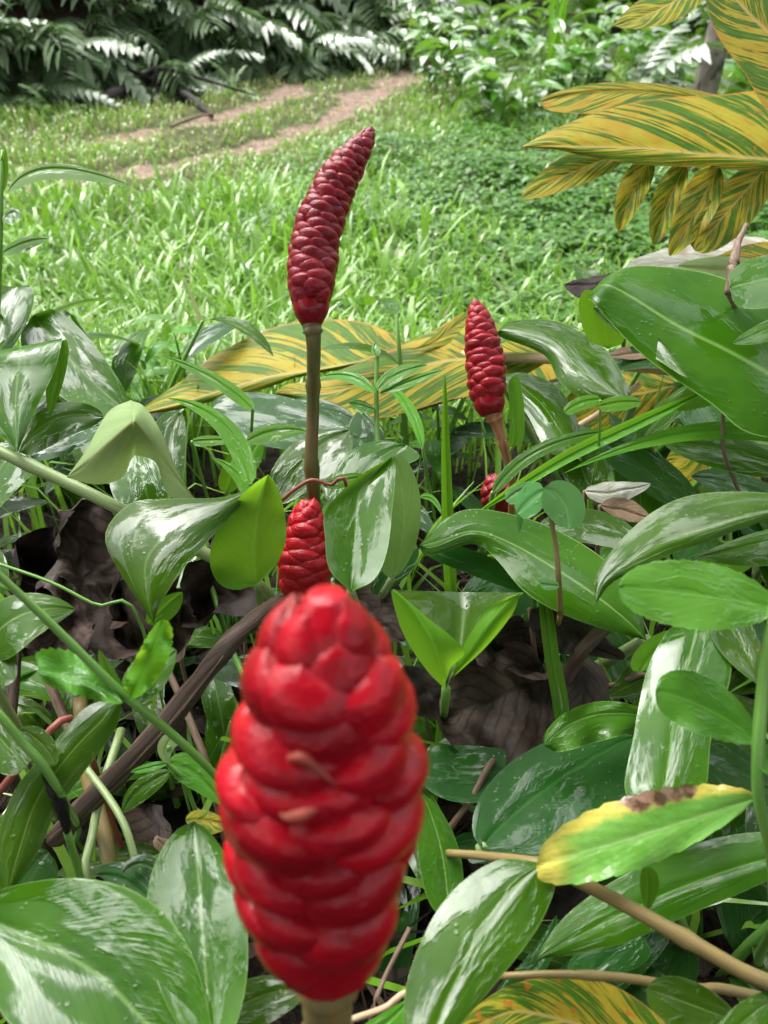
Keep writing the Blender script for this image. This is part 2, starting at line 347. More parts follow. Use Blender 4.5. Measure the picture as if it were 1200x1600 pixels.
def build_ground():
    ys = np.concatenate([np.linspace(-6, 0, 13)[:-1], np.linspace(0, 9, 150), np.linspace(9, 70, 40)[1:]])
    xs = np.concatenate([np.linspace(-40, -5, 22)[:-1], np.linspace(-5, 5, 130), np.linspace(5, 40, 22)[1:]])
    X, Y = np.meshgrid(xs, ys); x = X.ravel(); y = Y.ravel()
    mud = np.where((y > 2) & (y < 13), mud_at(x, y), 0.)
    lawn = np.clip((y-1.35)/.4, 0, 1)*np.clip(1-(bank_s(x, y)+.1)/.5, 0, 1)
    z = np.array([hgt(a, b_) for a, b_ in zip(x, y)])-.035*mud
    nx = len(xs); f = [(j*nx+i, j*nx+i+1, (j+1)*nx+i+1, (j+1)*nx+i) for j in range(len(ys)-1) for i in range(nx-1)]
    me = mesh('ground', np.stack([x, y, z], 1), f, 'soil')
    for nm, a in (('mud', mud), ('lawn', lawn)):
        at = me.attributes.new(nm, 'FLOAT', 'POINT'); at.data.foreach_set('value', a.astype(np.float32))
    o = put('ground', me); o['kind'] = 'structure'
build_ground()

def stuff(name, V, Fc, tint, mat, label, cat):
    """V (n,k,3) vertices of n identical pieces, Fc faces (quads or tris) of one piece"""
    n, k, _ = V.shape; Fc = np.asarray(Fc); m, c = Fc.shape
    me = bpy.data.meshes.new(name); me.vertices.add(n*k); me.vertices.foreach_set('co', V.astype(np.float32).ravel())
    li = (Fc[None]+(np.arange(n)*k)[:, None, None]).reshape(-1)
    me.loops.add(len(li)); me.loops.foreach_set('vertex_index', li.astype(np.int32))
    me.polygons.add(n*m); me.polygons.foreach_set('loop_start', np.arange(0, len(li), c, dtype=np.int32)); me.polygons.foreach_set('loop_total', np.full(n*m, c, np.int32))
    at = me.attributes.new('tint', 'FLOAT', 'POINT'); at.data.foreach_set('value', np.repeat(tint, k).astype(np.float32))
    me.polygons.foreach_set('use_smooth', np.ones(n*m, bool))
    me.materials.append(M[mat]); me.update(calc_edges=True); me.validate()
    o = put(name, me)
    if label: o['label'] = label; o['category'] = cat; o['kind'] = 'stuff'
    return o
BLF = [(0, 1, 3, 2), (2, 3, 5, 4), (4, 5, 7, 6)]
def blades(x, y, z, L, W, lean, az, bend):
    """curved blades: 4 rows of 2 vertices"""
    n = len(x); V = np.zeros((n, 8, 3)); dx, dy = np.cos(az), np.sin(az)
    px, py, pz = x.copy(), y.copy(), z.copy(); a = lean.copy()
    fr = [0, .38, .72, 1.]; wd = [.7, 1., .72, .05]
    tw = az+np.pi/2+rng.normal(0, .25, n)
    for i in range(4):
        if i:
            s = L*(fr[i]-fr[i-1]); px = px+dx*np.sin(a)*s; py = py+dy*np.sin(a)*s; pz = pz+np.cos(a)*s; a = a+bend*(fr[i])
        hw = W*.5*wd[i]
        for k, sg in ((0, -1), (1, 1)):
            V[:, i*2+k] = np.stack([px+np.cos(tw)*hw*sg, py+np.sin(tw)*hw*sg, pz], 1)
    return V
def scatter(n, x0, x1, y0, y1, power=1.):
    y = y0+(y1-y0)*rng.random(n)**power; half = .62*y+.35
    x = (rng.random(n)*2-1)*half; k = (x > x0) & (x < x1); return x[k], y[k]
HZ = lambda x, y: np.array([hgt(a, b_) for a, b_ in zip(x, y)])
# lawn
x, y = scatter(135000, -6, 6, 1.25, 9.5, 1.35)
mud = mud_at(x, y); clv = clover_at(x, y); bs = bank_s(x, y)
pxy = np.stack([x, y], 1); worn = np.clip(1.25-np.minimum(seg_dist(pxy, RUT1), seg_dist(pxy, RUT2))/.75+npz(x, y, 1.7, 21.)*.5, 0, 1)*(y > 2.9)
dens = (1-.8*mud)*(1-.4*worn)*(1-.9*clv)*np.clip(1-(bs+.05)/.5, .0, 1)*np.clip((y-1.15)/.5, .35, 1)*np.clip(.75+npz(x, y, 1.5, 9.)*1.2, .25, 1)
k = rng.random(len(x)) < dens; x, y, mud, worn = x[k], y[k], mud[k], worn[k]; n = len(x)
tuft = np.clip(.5+npz(x, y, 2.4, 11.), 0, 1.2)
nearf = np.clip((3.6-y)/1.8, 0, 1)*np.clip((.9-x)/1.2, .35, 1)
Lg = (.05+.06*rng.random(n)+.17*nearf*rng.random(n)+.04*tuft)*(1-.5*mud)*(1-.42*worn)
Wg = .005+.007*rng.random(n)+.011*nearf*rng.random(n)**1.5
tint = np.clip(rng.random(n)*.55+.35*tuft+npz(x, y, .8, 4.)*.25, 0, .84); dry = rng.random(n) < (.03+.35*worn+.30*np.clip((y-3.6)/2, 0, 1)*np.clip(.6-x*.8, .1, 1)); tint[dry] = 1
stuff('lawn_grass', blades(x, y, HZ(x, y)-.004-.03*mud, Lg, Wg, rng.random(n)*.7, rng.random(n)*6.28, .3+rng.random(n)*1.5), BLF, tint, 'grass', 'green wet lawn grass with broad blades beside the muddy path', 'grass')
# longer, broad blades in the near part of the lawn
x, y = scatter(3600, -1.9, .15, 1.75, 3.3); n = len(x); k = rng.random(n) < np.clip(.6+npz(x, y, 2., 31.)*1.5, .1, 1); x, y = x[k], y[k]; n = len(x)
stuff('tall_lawn_grass', blades(x, y, HZ(x, y)-.004, .14+.15*rng.random(n), .009+.012*rng.random(n), rng.random(n)*.6, rng.random(n)*6.28, .3+rng.random(n)*1.3), BLF, rng.random(n)*.84, 'grass', 'longer broad-bladed wet grass in the near left of the lawn', 'grass')
# thin grass in and behind the leaves
x, y = scatter(6400, -1.6, 1.6, .25, 1.7, .7); k = (y > .95) | (rng.random(len(x)) < .3); x, y = x[k], y[k]; n = len(x)
stuff('undergrowth_grass', blades(x, y, HZ(x, y)-.004, .10+.16*rng.random(n), .003+.005*rng.random(n), rng.random(n)*.5, rng.random(n)*6.28, .2+rng.random(n)*1.1), BLF, rng.random(n)*.8, 'grass', 'thin upright grass growing among the ginger leaves', 'grass')
# clover-like cover: trefoils
x, y = scatter(52000, -2, 4, 1.7, 7, 1.2); clv = clover_at(x, y)*(1-mud_at(x, y)); k = rng.random(len(x)) < clv*np.clip(.75+npz(x, y, 3., 8.)*1.3, .3, 1)
x, y = x[k], y[k]; n = len(x); z0 = HZ(x, y)+.03+.05*rng.random(n)+.05*np.clip(npz(x, y, 2.3, 6.), -.5, 1)
VV = []; TT = []
for j in range(3):
    az = rng.random(n)*.5+j*2.094+(np.arange(n)*2.4); L = .021+.017*rng.random(n); Wd = L*.8; el = rng.normal(-.05, .3, n)
    dx, dy = np.cos(az), np.sin(az); V = np.zeros((n, 6, 3)); sx, sy = -dy, dx
    for q, (fl, fw, fz) in enumerate(((0, 0, 0), (.55, -.5, .12), (.5, 0, 0), (.55, .5, .12), (1, -.18, -.04), (1, .18, -.04))):
        V[:, q] = np.stack([x+dx*L*fl+sx*Wd*fw, y+dy*L*fl+sy*Wd*fw, z0+L*fl*np.sin(el)+L*fz], 1)
    VV.append(V); TT.append(rng.random(n)*.75+.1+(rng.random(n) < .1)*.2)
stuff('clover_cover', np.concatenate(VV), [(0, 2, 1), (0, 3, 2), (1, 2, 4), (2, 3, 5), (2, 5, 4)], np.concatenate(TT), 'clover', 'low clover-like ground cover carpeting the ground right of the tall flower', 'ground cover')
# dead bits on the soil under the leaves and on the bank
x, y = scatter(5200, -1.6, 1.6, -.3, 1.9); x2, y2 = rng.random(9000)*8-5, rng.random(9000)*6+4; k = (bank_s(x2, y2) > -.15) & (bank_s(x2, y2) < 2.2)
x, y = np.concatenate([x, x2[k]]), np.concatenate([y, y2[k]]); n = len(x); thin = rng.random(n) < .3
stuff('leaf_litter', blades(x, y, HZ(x, y)+.004+.02*rng.random(n), .02+.06*rng.random(n)**2+thin*(.05+.14*rng.random(n)), np.where(thin, .0025, .003+.014*rng.random(n)**2), 1.25+rng.random(n)*.4, rng.random(n)*6.28, rng.normal(0, .5, n)), BLF, rng.random(n)**1.5, 'litter', 'dark brown leaf litter and broken stems on the soil', 'leaf litter')

# ================================================================== planting behind
def blade_mesh(name, L, W, mat, bend=.5, fold=.18, nu=7, a=.6, b=.9, twist=0.):
    """one leaf along +X from the origin, drooping to -Z"""
    v = []; f = []; uv = []; ang = .0; p = Vector((0, 0, 0)); pk = (a/(a+b))**a*(b/(a+b))**b
    for i in range(nu+1):
        t = i/nu
        wv = W*.5*(t**a*(1-t)**b)/pk if 0 < t < 1 else W*.03
        if i: ang += bend/nu; p = p+Vector((math.cos(ang), 0, -math.sin(ang)))*(L/nu)
        tw = twist*t
        for j in (-1, 0, 1):
            v.append(p+Vector((0, j*wv*math.cos(tw), abs(j)*wv*fold+j*wv*math.sin(tw)))); uv.append((t, .5+.5*j))
    for i in range(nu):
        for j in (0, 1): f.append((i*3+j, (i+1)*3+j, (i+1)*3+j+1, i*3+j+1))
    return mesh(name, v, f, mat, uv)
def frond_mesh(name, L, pairs, ll, lw, mat, seed, droop=1.1):
    """pinnate frond along +X: midrib and two rows of leaflets in one mesh"""
    rd = random.Random(seed); pts = []; ang = -.55; p = Vector((0, 0, 0)); ll *= rd.uniform(.75, 1.2); lw *= rd.uniform(.7, 1.25)
    N = pairs+4
    for i in range(N+1):
        if i: ang += droop/N*(1+i/N*.5); p = p+Vector((math.cos(ang), 0, -math.sin(ang)))*(L/N)
        pts.append(p.copy())
    v, f, uv = tube_data(pts, [.005*(1-.75*i/N) for i in range(N+1)], N+1, 4)
    uv = [(.5, .5)]*len(uv)
    for i in range(3, N+1):
        t = (i-3)/(N-3); tan = (pts[i]-pts[i-1]).normalized(); s = ll*(math.sin(math.pi*min(1, .18+.8*t))**.6)*(.9+.2*rd.random())
        for sg in (-1, 1):
            if rd.random() < .1: continue
            s2 = s*rd.uniform(.75, 1.1)
            d = (tan*(.45+.5*t)+Vector((0, sg, 0))).normalized(); up = Vector((0, 0, 1)); nn = len(v); side = d.cross(up).normalized()
            dr = .25+.5*rd.random()
            for q, (fl, fw) in enumerate(((0, .05), (.3, .46), (.65, .42), (1, .03))):
                c = pts[i]+d*s2*fl-up*(s2*dr*fl*fl)
                for j in (-1, 0, 1):
                    v.append(c+side*(j*fw*lw)+up*(abs(j)*fw*lw*.25)); uv.append((fl, .5+j*.5))
            for q in range(3):
                for j in (0, 1): f.append((nn+q*3+j, nn+q*3+3+j, nn+q*3+4+j, nn+q*3+1+j))
    return mesh(name, v, f, mat, uv)
FR = [frond_mesh('frond', .66+.1*(i % 3), 10+i % 4, .18, .052, 'bank_leaf', 100+i, .9+.22*(i % 4)) for i in range(10)]
FRL = [frond_mesh('frond', .5, 15, .09, .020, 'clump_leaf', 200+i, 1.0) for i in range(3)]
def orient(az, el, roll=0., s=1.): return Matrix.Rotation(az, 4, 'Z') @ Matrix.Rotation(-el, 4, 'Y') @ Matrix.Rotation(roll, 4, 'X') @ Matrix.Scale(s, 4)
def fern(x, y, n, label, group, s=1., kinds=None, az0=None, spread=3.14, name='bank_fern', zo=0., cat='fern', el=(-.15, .95)):
    t = thing(name, label, cat, (x, y, hgt(x, y)-.02+zo), group); kinds = kinds or FR
    tube('stem', [t.location+Vector((0, 0, -.03)), t.location+Vector((0, 0, .05)), t.location+Vector((.01, 0, .10*s))], [.03*s, .028*s, .015*s], 'twig', t, 5, 6)
    for i in range(n):
        az = (random.random()*6.28) if az0 is None else az0+random.uniform(-spread, spread)
        o = put('frond', random.choice(kinds), t); o.matrix_local = Matrix.Translation((0, 0, .08*s*random.random())) @ orient(az, random.uniform(*el), random.uniform(-.4, .4), s*random.uniform(.75, 1.15))
    return t
LV = [blade_mesh('leaf', .31, .088, 'clump_leaf', .5+.25*i, .2, 7, .55, .85, .3*(i-1)) for i in range(4)]
def clump(x, y, canes, label, group, h=.55, leaves=7, s=1., name='ginger_clump', mats=None, arch=.5):
    t = thing(name, label, 'plant', (x, y, hgt(x, y)-.02), group)
    for c in range(canes):
        az = random.random()*6.28; lean = random.uniform(.15, .6)*arch*2; hh = h*random.uniform(.7, 1.15)
        r0 = random.uniform(0, .10)*s; b0 = Vector((math.cos(az)*r0, math.sin(az)*r0, 0)); D = Vector((math.cos(az), math.sin(az), 0))
        pts = [b0, b0+D*hh*.15*lean+Vector((0, 0, hh*.5)), b0+D*hh*lean*.7+Vector((0, 0, hh))]
        st = tube('cane', [t.location+p_ for p_ in pts], [.008*s, .006*s, .003*s], 'green_stem', t, 8, 5)
        cc = cr([list(p_) for p_ in pts], 21)
        for i in range(leaves):
            f_ = .3+.7*i/(leaves-1); p_ = Vector(cc[int(f_*20)]); sd = (1 if i % 2 else -1)
            la = az+sd*random.uniform(.9, 1.5)*(1-.6*max(0, f_-.8)/.2) if i < leaves-1 else az
            o = put('leaf', random.choice(mats or LV), t); o.matrix_local = Matrix.Translation(p_) @ orient(la, random.uniform(.05, .75), random.uniform(-.4, .4), s*random.uniform(.7, 1.1))
    return t
BL = [blade_mesh('leaf', .24, .07, 'bank_leaf', .6+.3*i, .2, 7, .55, .85, .3*(i-1)) for i in range(3)]
BD = (BB-BA).normalized()
BANKLAB = ['glossy dark fern in the front row along the foot of the bank', 'silvery dark fern higher up on the overgrown bank', 'dark fern at the top of the bank behind the path']
for row, (s0, cnt, sc) in enumerate(((.08, 20, .9), (.6, 18, 1.1), (1.3, 14, 1.25))):
    for i in range(cnt):
        a = -1.0+(i+random.uniform(.1, .9))*(7.6/cnt); p = BA+BD*a+BN*(s0+random.uniform(-.15, .35))
        if row == 0 and 1.0 < a < 1.9: continue
        fern(p.x, p.y, 17, BANKLAB[row], ['ferns along the foot of the bank', 'ferns on the bank slope', 'ferns on top of the bank'][row], sc*random.uniform(.85, 1.15), az0=math.atan2(-BN.y, -BN.x)-.25, spread=1.25, el=(-.35, .5))
for i in range(10):
    a = -.8+(i+random.uniform(.2, .8))*.72; p = BA+BD*a+BN*random.uniform(.25, 1.1)
    clump(p.x, p.y, 4, 'broad-leaved plant growing among the ferns on the bank', 'broad-leaved plants on the bank', .6, 7, .85, 'bank_plant', BL)
q = g2(395, 150); fern(q[0]-.15, q[1]+.1, 9, 'feathery pale fern reaching over the edge of the path', None, .62, FRL)
q = g2(75, 190); fern(q[0], q[1]+.1, 7, 'low feathery fern at the left end of the bank', None, .55, FRL)

for i, (px, py, cn, h, lab) in enumerate([
    (650, 112, 4, .42, 'small ginger clump where the path leaves the picture'), (690, 150, 5, .42, 'glossy ginger clump nearest the path at its right edge'),
    (735, 165, 5, .45, 'broad-leaved ginger clump left of the tall grass blades'), (790, 205, 5, .34, 'low pale ginger clump drooping over the ground cover'),
    (770, 120, 5, .5, 'ginger clump in front of the dark tree trunk'), (840, 170, 5, .42, 'ginger clump at the foot of the tall grass blades'),
    (900, 160, 5, .5, 'dense ginger clump above the variegated leaf tips'), (960, 150, 5, .5, 'arching ginger clump left of the pale trunk'),
    (1030, 150, 4, .4, 'ginger clump at the foot of the pale trunk'), (1165, 180, 5, .45, 'ginger clump right of the pale trunk'),
    (700, 92, 5, .55, 'far ginger clump in the light gap behind the path'), (830, 100, 6, .62, 'tall ginger clump beside the dark trunk'),
    (930, 95, 6, .7, 'tall shaded ginger clump between the two trunks'), (1010, 105, 6, .7, 'tall shaded ginger clump behind the pale trunk'), (1180, 140, 6, .7, 'shaded ginger clump at the right edge behind the variegated leaf'), (1120, 100, 6, .8, 'farthest ginger clump behind the large variegated leaf')]):
    q = G(px, py); clump(q.x, q.y, cn, lab, None, h, 7, .95 if py > 110 else 1.15)
q = G(985, 175); fern(q.x, q.y, 8, 'palm-like fern with long fronds beside the pale trunk', None, .9, FR)

# tall grass blades standing behind the clover
q = G(855, 150); t = thing('tall_grass', 'tuft of tall bright green grass blades behind the clover', 'grass', q)
GB = blade_mesh('blade', 1.0, .035, 'grass_leaf', .25, .25, 8, .25, .7)
for i in range(7):
    o = put('blade', GB, t); o.matrix_local = Matrix.Translation((random.uniform(-.04, .04), random.uniform(-.03, .03), 0)) @ orient(random.choice((1.57, -1.57))+random.uniform(-.5, .5), 1.57-random.uniform(.02, .16), 0, random.uniform(.6, 1.05))

def leafball(name, c, rad, n, ls, mat, parent, seed=0):
    r = np.random.default_rng(seed); u_ = r.normal(size=(n, 3)); u_ /= np.linalg.norm(u_, axis=1)[:, None]
    cl = r.normal(size=(26, 3)); cl /= np.linalg.norm(cl, axis=1)[:, None]; cl *= (r.random((26, 1))**.4)
    pick = r.integers(0, 26, n); pos = cl[pick]*.78+u_*(.30*r.random((n, 1))**.5)
    pos = pos*np.array(rad)
    az = r.random(n)*6.28; el = r.normal(-.2, .5, n); L = ls*(.6+.8*r.random(n)); W = L*.4
    d = np.stack([np.cos(az)*np.cos(el), np.sin(az)*np.cos(el), np.sin(el)], 1); s = np.stack([-np.sin(az), np.cos(az), r.normal(0, .4, n)], 1)
    V = np.zeros((n, 4, 3))
    for q_, (fl, fw) in enumerate(((0, 0), (.5, -.5), (1, 0), (.5, .5))): V[:, q_] = pos+d*L[:, None]*fl+s*W[:, None]*fw
    o = stuff(name, V, [(0, 1, 2, 3)], r.random(n)*.95, mat, None, None); o.parent = parent; o.location = c; return o
def tree(name, label, px, py, r, h, bark, lean, seed, cr_, group=None, crz=None):
    q = G(px, py); t = thing(name, label, 'tree', q, group); top = q+Vector((lean, .15, h))
    tube('trunk', [q-Vector((0, 0, .1)), q+Vector((lean*.2, .03, h*.35)), top], [r*1.25, r, r*.7], bark, t, 24, 12, .22)
    for i in range(5):
        a = i*1.3+seed; b0 = q+(top-q)*(.7+.05*i); tube('limb', [b0, b0+Vector((math.cos(a)*.5, math.sin(a)*.5, .35)), b0+Vector((math.cos(a)*1.1, math.sin(a)*1.1, .9))], [r*.5, r*.32, r*.12], bark, t, 8, 6)
    leafball('crown', Vector((lean, .15, h+.4)), cr_, 3500, .16, 'foliage', t, seed)
tree('tree', 'dark mossy tree trunk rising behind the ginger clumps', 838, 66, .13, 4.2, 'bark_dark', -.05, 3, (1.5, 1.5, 1.0))
tree('tree', 'slender pale grey tree trunk behind the variegated leaves', 1092, 185, .062, 3.6, 'bark', .12, 5, (1.2, 1.2, .8))
def shrub(x, y, r, n, label, mat, seed, group=None, ls=.14, zo=.6):
    z = hgt(x, y); t = thing('shrub', label, 'shrub', (x, y, z), group)
    for a in (0., 2., 4.): tube('stem', [t.location-Vector((0, 0, .05)), t.location+Vector((math.cos(a)*.1, math.sin(a)*.1, .5)), t.location+Vector((math.cos(a)*.4, math.sin(a)*.3, zo+.3))], [.03, .022, .01], 'bark_dark', t, 6, 5)
    leafball('crown', Vector((0, 0, zo)), r, n, ls, mat, t, seed)
for i, (px, d, lab, mat) in enumerate(((905, 10.5, 'dark leafy shrub in the shade between the trunks', 'foliage'), (1010, 10, 'dark leafy shrub behind the pale trunk', 'foliage'), (1140, 9, 'dark leafy shrub behind the large variegated leaf', 'foliage'), (1260, 8, 'dark shrub beyond the right edge of the picture', 'foliage'), (800, 12.5, 'dim leafy shrub far behind the dark trunk', 'foliage'), (720, 14.5, 'shrub in the gap beyond the path, leaves coloured as if lit', 'foliage_lit'), (640, 15.5, 'pale green shrub farthest along the path', 'foliage_lit'))):
    xx = (px-600)/F*d*1.03; shrub(xx, d*.99, (1.15, .9, .95), 2600, lab, mat, 40+i)
for i, (a, s_) in enumerate(((-.6, 4.2), (1.4, 4.4), (3.4, 4.2), (5.4, 4.2))):
    p = BA+BD*a+BN*s_; shrub(p.x, p.y, (1.1, 1.0, .8), 2400, 'dark leafy shrub crowning the bank above the ferns', 'foliage', 60+i, 'shrubs crowning the bank')

# dark rotting log at the foot of the bank, stick on the path
q = [G(*p_) for p_ in ((165, 168), (235, 150), (290, 165), (330, 183))]
t = thing('rotting_log', 'dark rotting log with roots at the foot of the bank', 'log', q[0])
tube('log', [p_+Vector((0, .05, z_)) for p_, z_ in zip(q, (.05, .10, .05, .0))], [.03, .05, .032, .01], 'dead_log', t, 22, 10, .9)
for i in range(4):
    b0 = q[1]+Vector((random.uniform(-.2, .3), 0, .08)); tube('root', [b0, b0+Vector((random.uniform(-.2, .3), -.05, .1)), b0+Vector((random.uniform(-.4, .6), -.12, -.06))], [.02, .014, .006], 'dead_log', t, 8, 6, .6)
t = thing('stick', 'short pale stick lying across the edge of the path', 'stick', G(270, 205))
tube('wood', [G(268, 207)+Vector((0, 0, .03)), G(300, 195)+Vector((0, 0, .035)), G(332, 186)+Vector((0, 0, .03))], [.009, .011, .007], 'twig', t, 8, 7, .3)
# unseen tree added behind the camera, its canopy put there to shade the thicket
def added_shade_tree():
    b0 = Vector((-1.1, -2.2, hgt(-1.1, -2.2))); t = thing('tree', 'added unseen tree behind the viewer, its canopy shading the ginger thicket', 'tree', b0); top = b0+Vector((.5, .4, 2.6))
    tube('trunk', [b0-Vector((0, 0, .1)), b0+Vector((.1, .1, 1.2)), top], [.2, .15, .11], 'bark', t, 20, 12, .2)
    for i in range(7):
        a = i*.9; tube('limb', [top-Vector((0, 0, .3)), top+Vector((math.cos(a)*.8, math.sin(a)*.7, .35)), top+Vector((math.cos(a)*2, math.sin(a)*1.6, .6))], [.07, .05, .015], 'bark', t, 10, 6)
    leafball('crown', Vector((.9, .65, 2.75)), (3.8, 2.2, .9), 18000, .25, 'foliage', t, 77)
added_shade_tree()

# ================================================================== plants in front
class Plant:
    def __init__(s, name, label, cat, root, group=None):
        s.loc = G(*root) if len(root) == 2 else Vector(root)
        s.t = thing(name, label, cat, s.loc, group)
    def stem(s, pts, rpx, mat='green_stem', name='stem', n=18, sides=9, lump=0, nodes=0):
        """pts (px, py, d); rpx half-width in picture pixels"""
        if not hasattr(rpx, '__len__'): rpx = [rpx]*len(pts)
        return tube(name, [P(*p_) for p_ in pts], [r*p_[2]/F for r, p_ in zip(rpx, pts)], mat, s.t, n, sides, lump, nodes)
    def to_ground(s, p0, r, mat='cane', name='stem', mid=None):
        g = s.loc+Vector((random.uniform(-.03, .03), random.uniform(-.03, .03), -.03)); p0 = Vector(p0)
        m_ = (p0+g)*.5+Vector((0, .02, -.03)) if mid is None else mid
        return tube(name, [g, m_, p0], [r*1.3, r*1.1, r], mat, s.t, 12, 7)
    def leaf(s, pts, d, n=(0, -.3, 1), mat='ginger_leaf', arch=0., cup=0., prof=(.55, .75), serr=0., wav=.0, nu=26, nv=6, crumple=0., name='leaf', under=False, stalk=0., smat='cane', bendd=0., holes=0., label=None, rot=.8):
        nrm = Vector(n).normalized()
        if mat == 'wet_leaf':   # the shining leaves lie tilted to the bright part of the sky
            qm = pts[1] if not hasattr(pts[1][0], '__len__') else pts[len(pts)//2]; qm = qm if not hasattr(qm[0], '__len__') else qm[1]
            nrm = (nrm*.7+(sdir-ray(qm[0], qm[1]).normalized()).normalized()*.3).normalized()
        rows = []
        if len(pts) == 5 and not any(hasattr(q[0], '__len__') for q in pts):
            b, m, t, L, R = [np.array(p_, float) for p_ in pts]; c = 2*m-(b+t)/2; a_, b_ = prof; pk = (a_/(a_+b_))**a_*(b_/(a_+b_))**b_
            tg0 = t-b; an0 = math.atan2(tg0[1], tg0[0])
            for i in range(nu+1):
                tt = i/nu; q = (1-tt)**2*b+2*tt*(1-tt)*c+tt*tt*t; tg = 2*(1-tt)*(c-b)+2*tt*(t-c); da = (math.atan2(tg[1], tg[0])-an0+math.pi) % (2*math.pi)-math.pi; da *= rot
                wv = (tt**a_*(1-tt)**b_)/pk if 0 < tt < 1 else .0
                wv = max(wv, .015)
                if serr: wv *= 1+serr*(((tt*11) % 1)-.7)
                ca, sa = math.cos(da), math.sin(da); ro = lambda h: np.array((h[0]*ca-h[1]*sa, h[0]*sa+h[1]*ca))
                rows.append((q+ro(L-m)*wv, q, q+ro(R-m)*wv, 0., 0., 0.))
            mid0 = m
        else:
            flat = [[x_ for p_ in r_ for x_ in (tuple(p_)+(0,))[:3]] for r_ in [((r_, r_, r_) if not hasattr(r_[0], '__len__') else r_) for r_ in pts]]
            for i, q in enumerate(cr(flat, nu+1)):
                l, m, r = q[0:2], q[3:5], q[6:8]
                if serr:
                    tt = i/nu; k_ = 1+serr*(((tt*11) % 1)-.7); l = m+(l-m)*k_; r = m+(r-m)*k_
                rows.append((l, m, r, q[2], q[5], q[8]))
            mid0 = rows[nu//2][1]
        P0 = P(mid0[0], mid0[1], d); dn = (P0-CAM).dot(nrm); v = []; uv = []; f = []; ph = random.random()*6.28
        for i, (l, m, r, dl, dm_, dr) in enumerate(rows):
            tt = i/nu
            for j in range(-nv, nv+1):
                w_ = j/nv; aw = abs(w_); e = l if w_ < 0 else r; px = m[0]+(e[0]-m[0])*aw; py = m[1]+(e[1]-m[1])*aw
                rr = ray(px, py); k_ = rr.dot(nrm); dd = dn/k_ if abs(k_) > 1e-3 else d; dd = min(max(dd, .72*d), 1.45*d)
                ex = (dl if w_ < 0 else dr)
                dd += dm_+(ex-dm_)*aw
                dd += arch*d*(2*tt-1)**2+cup*d*aw**1.6+bendd*d*(tt-.5)
                dd += wav*d*math.sin(tt*13+ph+w_*1.2)*aw*aw
                dd += .0022*d*(1-min(1, aw*5))
                pt = CAM+rr*dd
                if crumple: pt += Vector(noise.noise_vector(pt*38))*crumple*.4+Vector(noise.noise_vector(pt*95))*crumple*.16+Vector(noise.noise_vector(pt*17+Vector((3, 1, ph))))*crumple*.7
                v.append(pt); uv.append((tt, .5+.5*w_))
        W_ = 2*nv+1
        for i in range(nu):
            for j in range(2*nv):
                if holes and noise.noise(Vector((i*.23, j*.35, ph*9))) > 1-holes: continue
                f.append((i*W_+j, (i+1)*W_+j, (i+1)*W_+j+1, i*W_+j+1))
        # the upper side faces the camera unless the underside is in view
        c0 = v[(nu//2)*W_+nv]; e1 = v[(nu//2+1)*W_+nv]-c0; e2 = v[(nu//2)*W_+2*nv]-v[(nu//2)*W_]
        face = e1.cross(e2).dot(CAM-c0) > 0
        if face == under: f = [q[::-1] for q in f]
        b0 = v[nv].copy(); o = put(name, mesh(name, [p_-b0 for p_ in v], f, mat, uv), s.t, b0-s.loc)
        if label: o['label'] = label
        if stalk: s.to_ground(b0, stalk, smat)
        return o

# ------------------------------------------------------------------ red flower spikes
def bract_mesh(name, mat, W=.95, H=2.0, na=10, nb=9, puff=.16, dome=0., tuck=.2, base=.78):
    v = []; uv = []; f = []
    for side in (0, 1):
        for ib in range(nb+1):
            b_ = ib/nb; wf = (1-max(0., (b_-.42)/.58)**4.)**.5 if b_ < 1 else .12
            wf = max(wf, .12)*(.75+.25*min(1, b_*2.5))
            for ia in range(na+1):
                a_ = -1+2*ia/na; th = a_*W*wf
                rho = base+(1.04-base)*math.sin(min(1., b_*1.25)*math.pi*.5)**1.1
                rho += puff*math.sin(math.pi*min(1, b_*.98))**1.1*(1-abs(a_)**2.0)
                rho -= tuck*max(0, (b_-.72)/.28)**1.8
                rho -= .12*abs(a_)**3
                rho *= 1-dome*b_**1.8
                if side: rho -= .07
                v.append((rho*math.cos(th), rho*math.sin(th), b_*H-.10*H*a_*a_*b_)); uv.append((ia/na, b_))
    n1 = na+1; N = n1*(nb+1)
    for ib in range(nb):
        for ia in range(na):
            q = (ib*n1+ia, ib*n1+ia+1, (ib+1)*n1+ia+1, (ib+1)*n1+ia); f.append(q); f.append(tuple(N+i_ for i_ in q[::-1]))
    edge = [i_ for i_ in range(n1)]+[ib*n1+na for ib in range(1, nb+1)]+[nb*n1+ia for ia in range(na-1, -1, -1)]+[ib*n1 for ib in range(nb-1, 0, -1)]
    for a_, b_ in zip(edge, edge[1:]+edge[:1]): f.append((a_, a_+N, b_+N, b_))
    return mesh(name, v, f, mat, uv)
GOLD = math.radians(137.508)
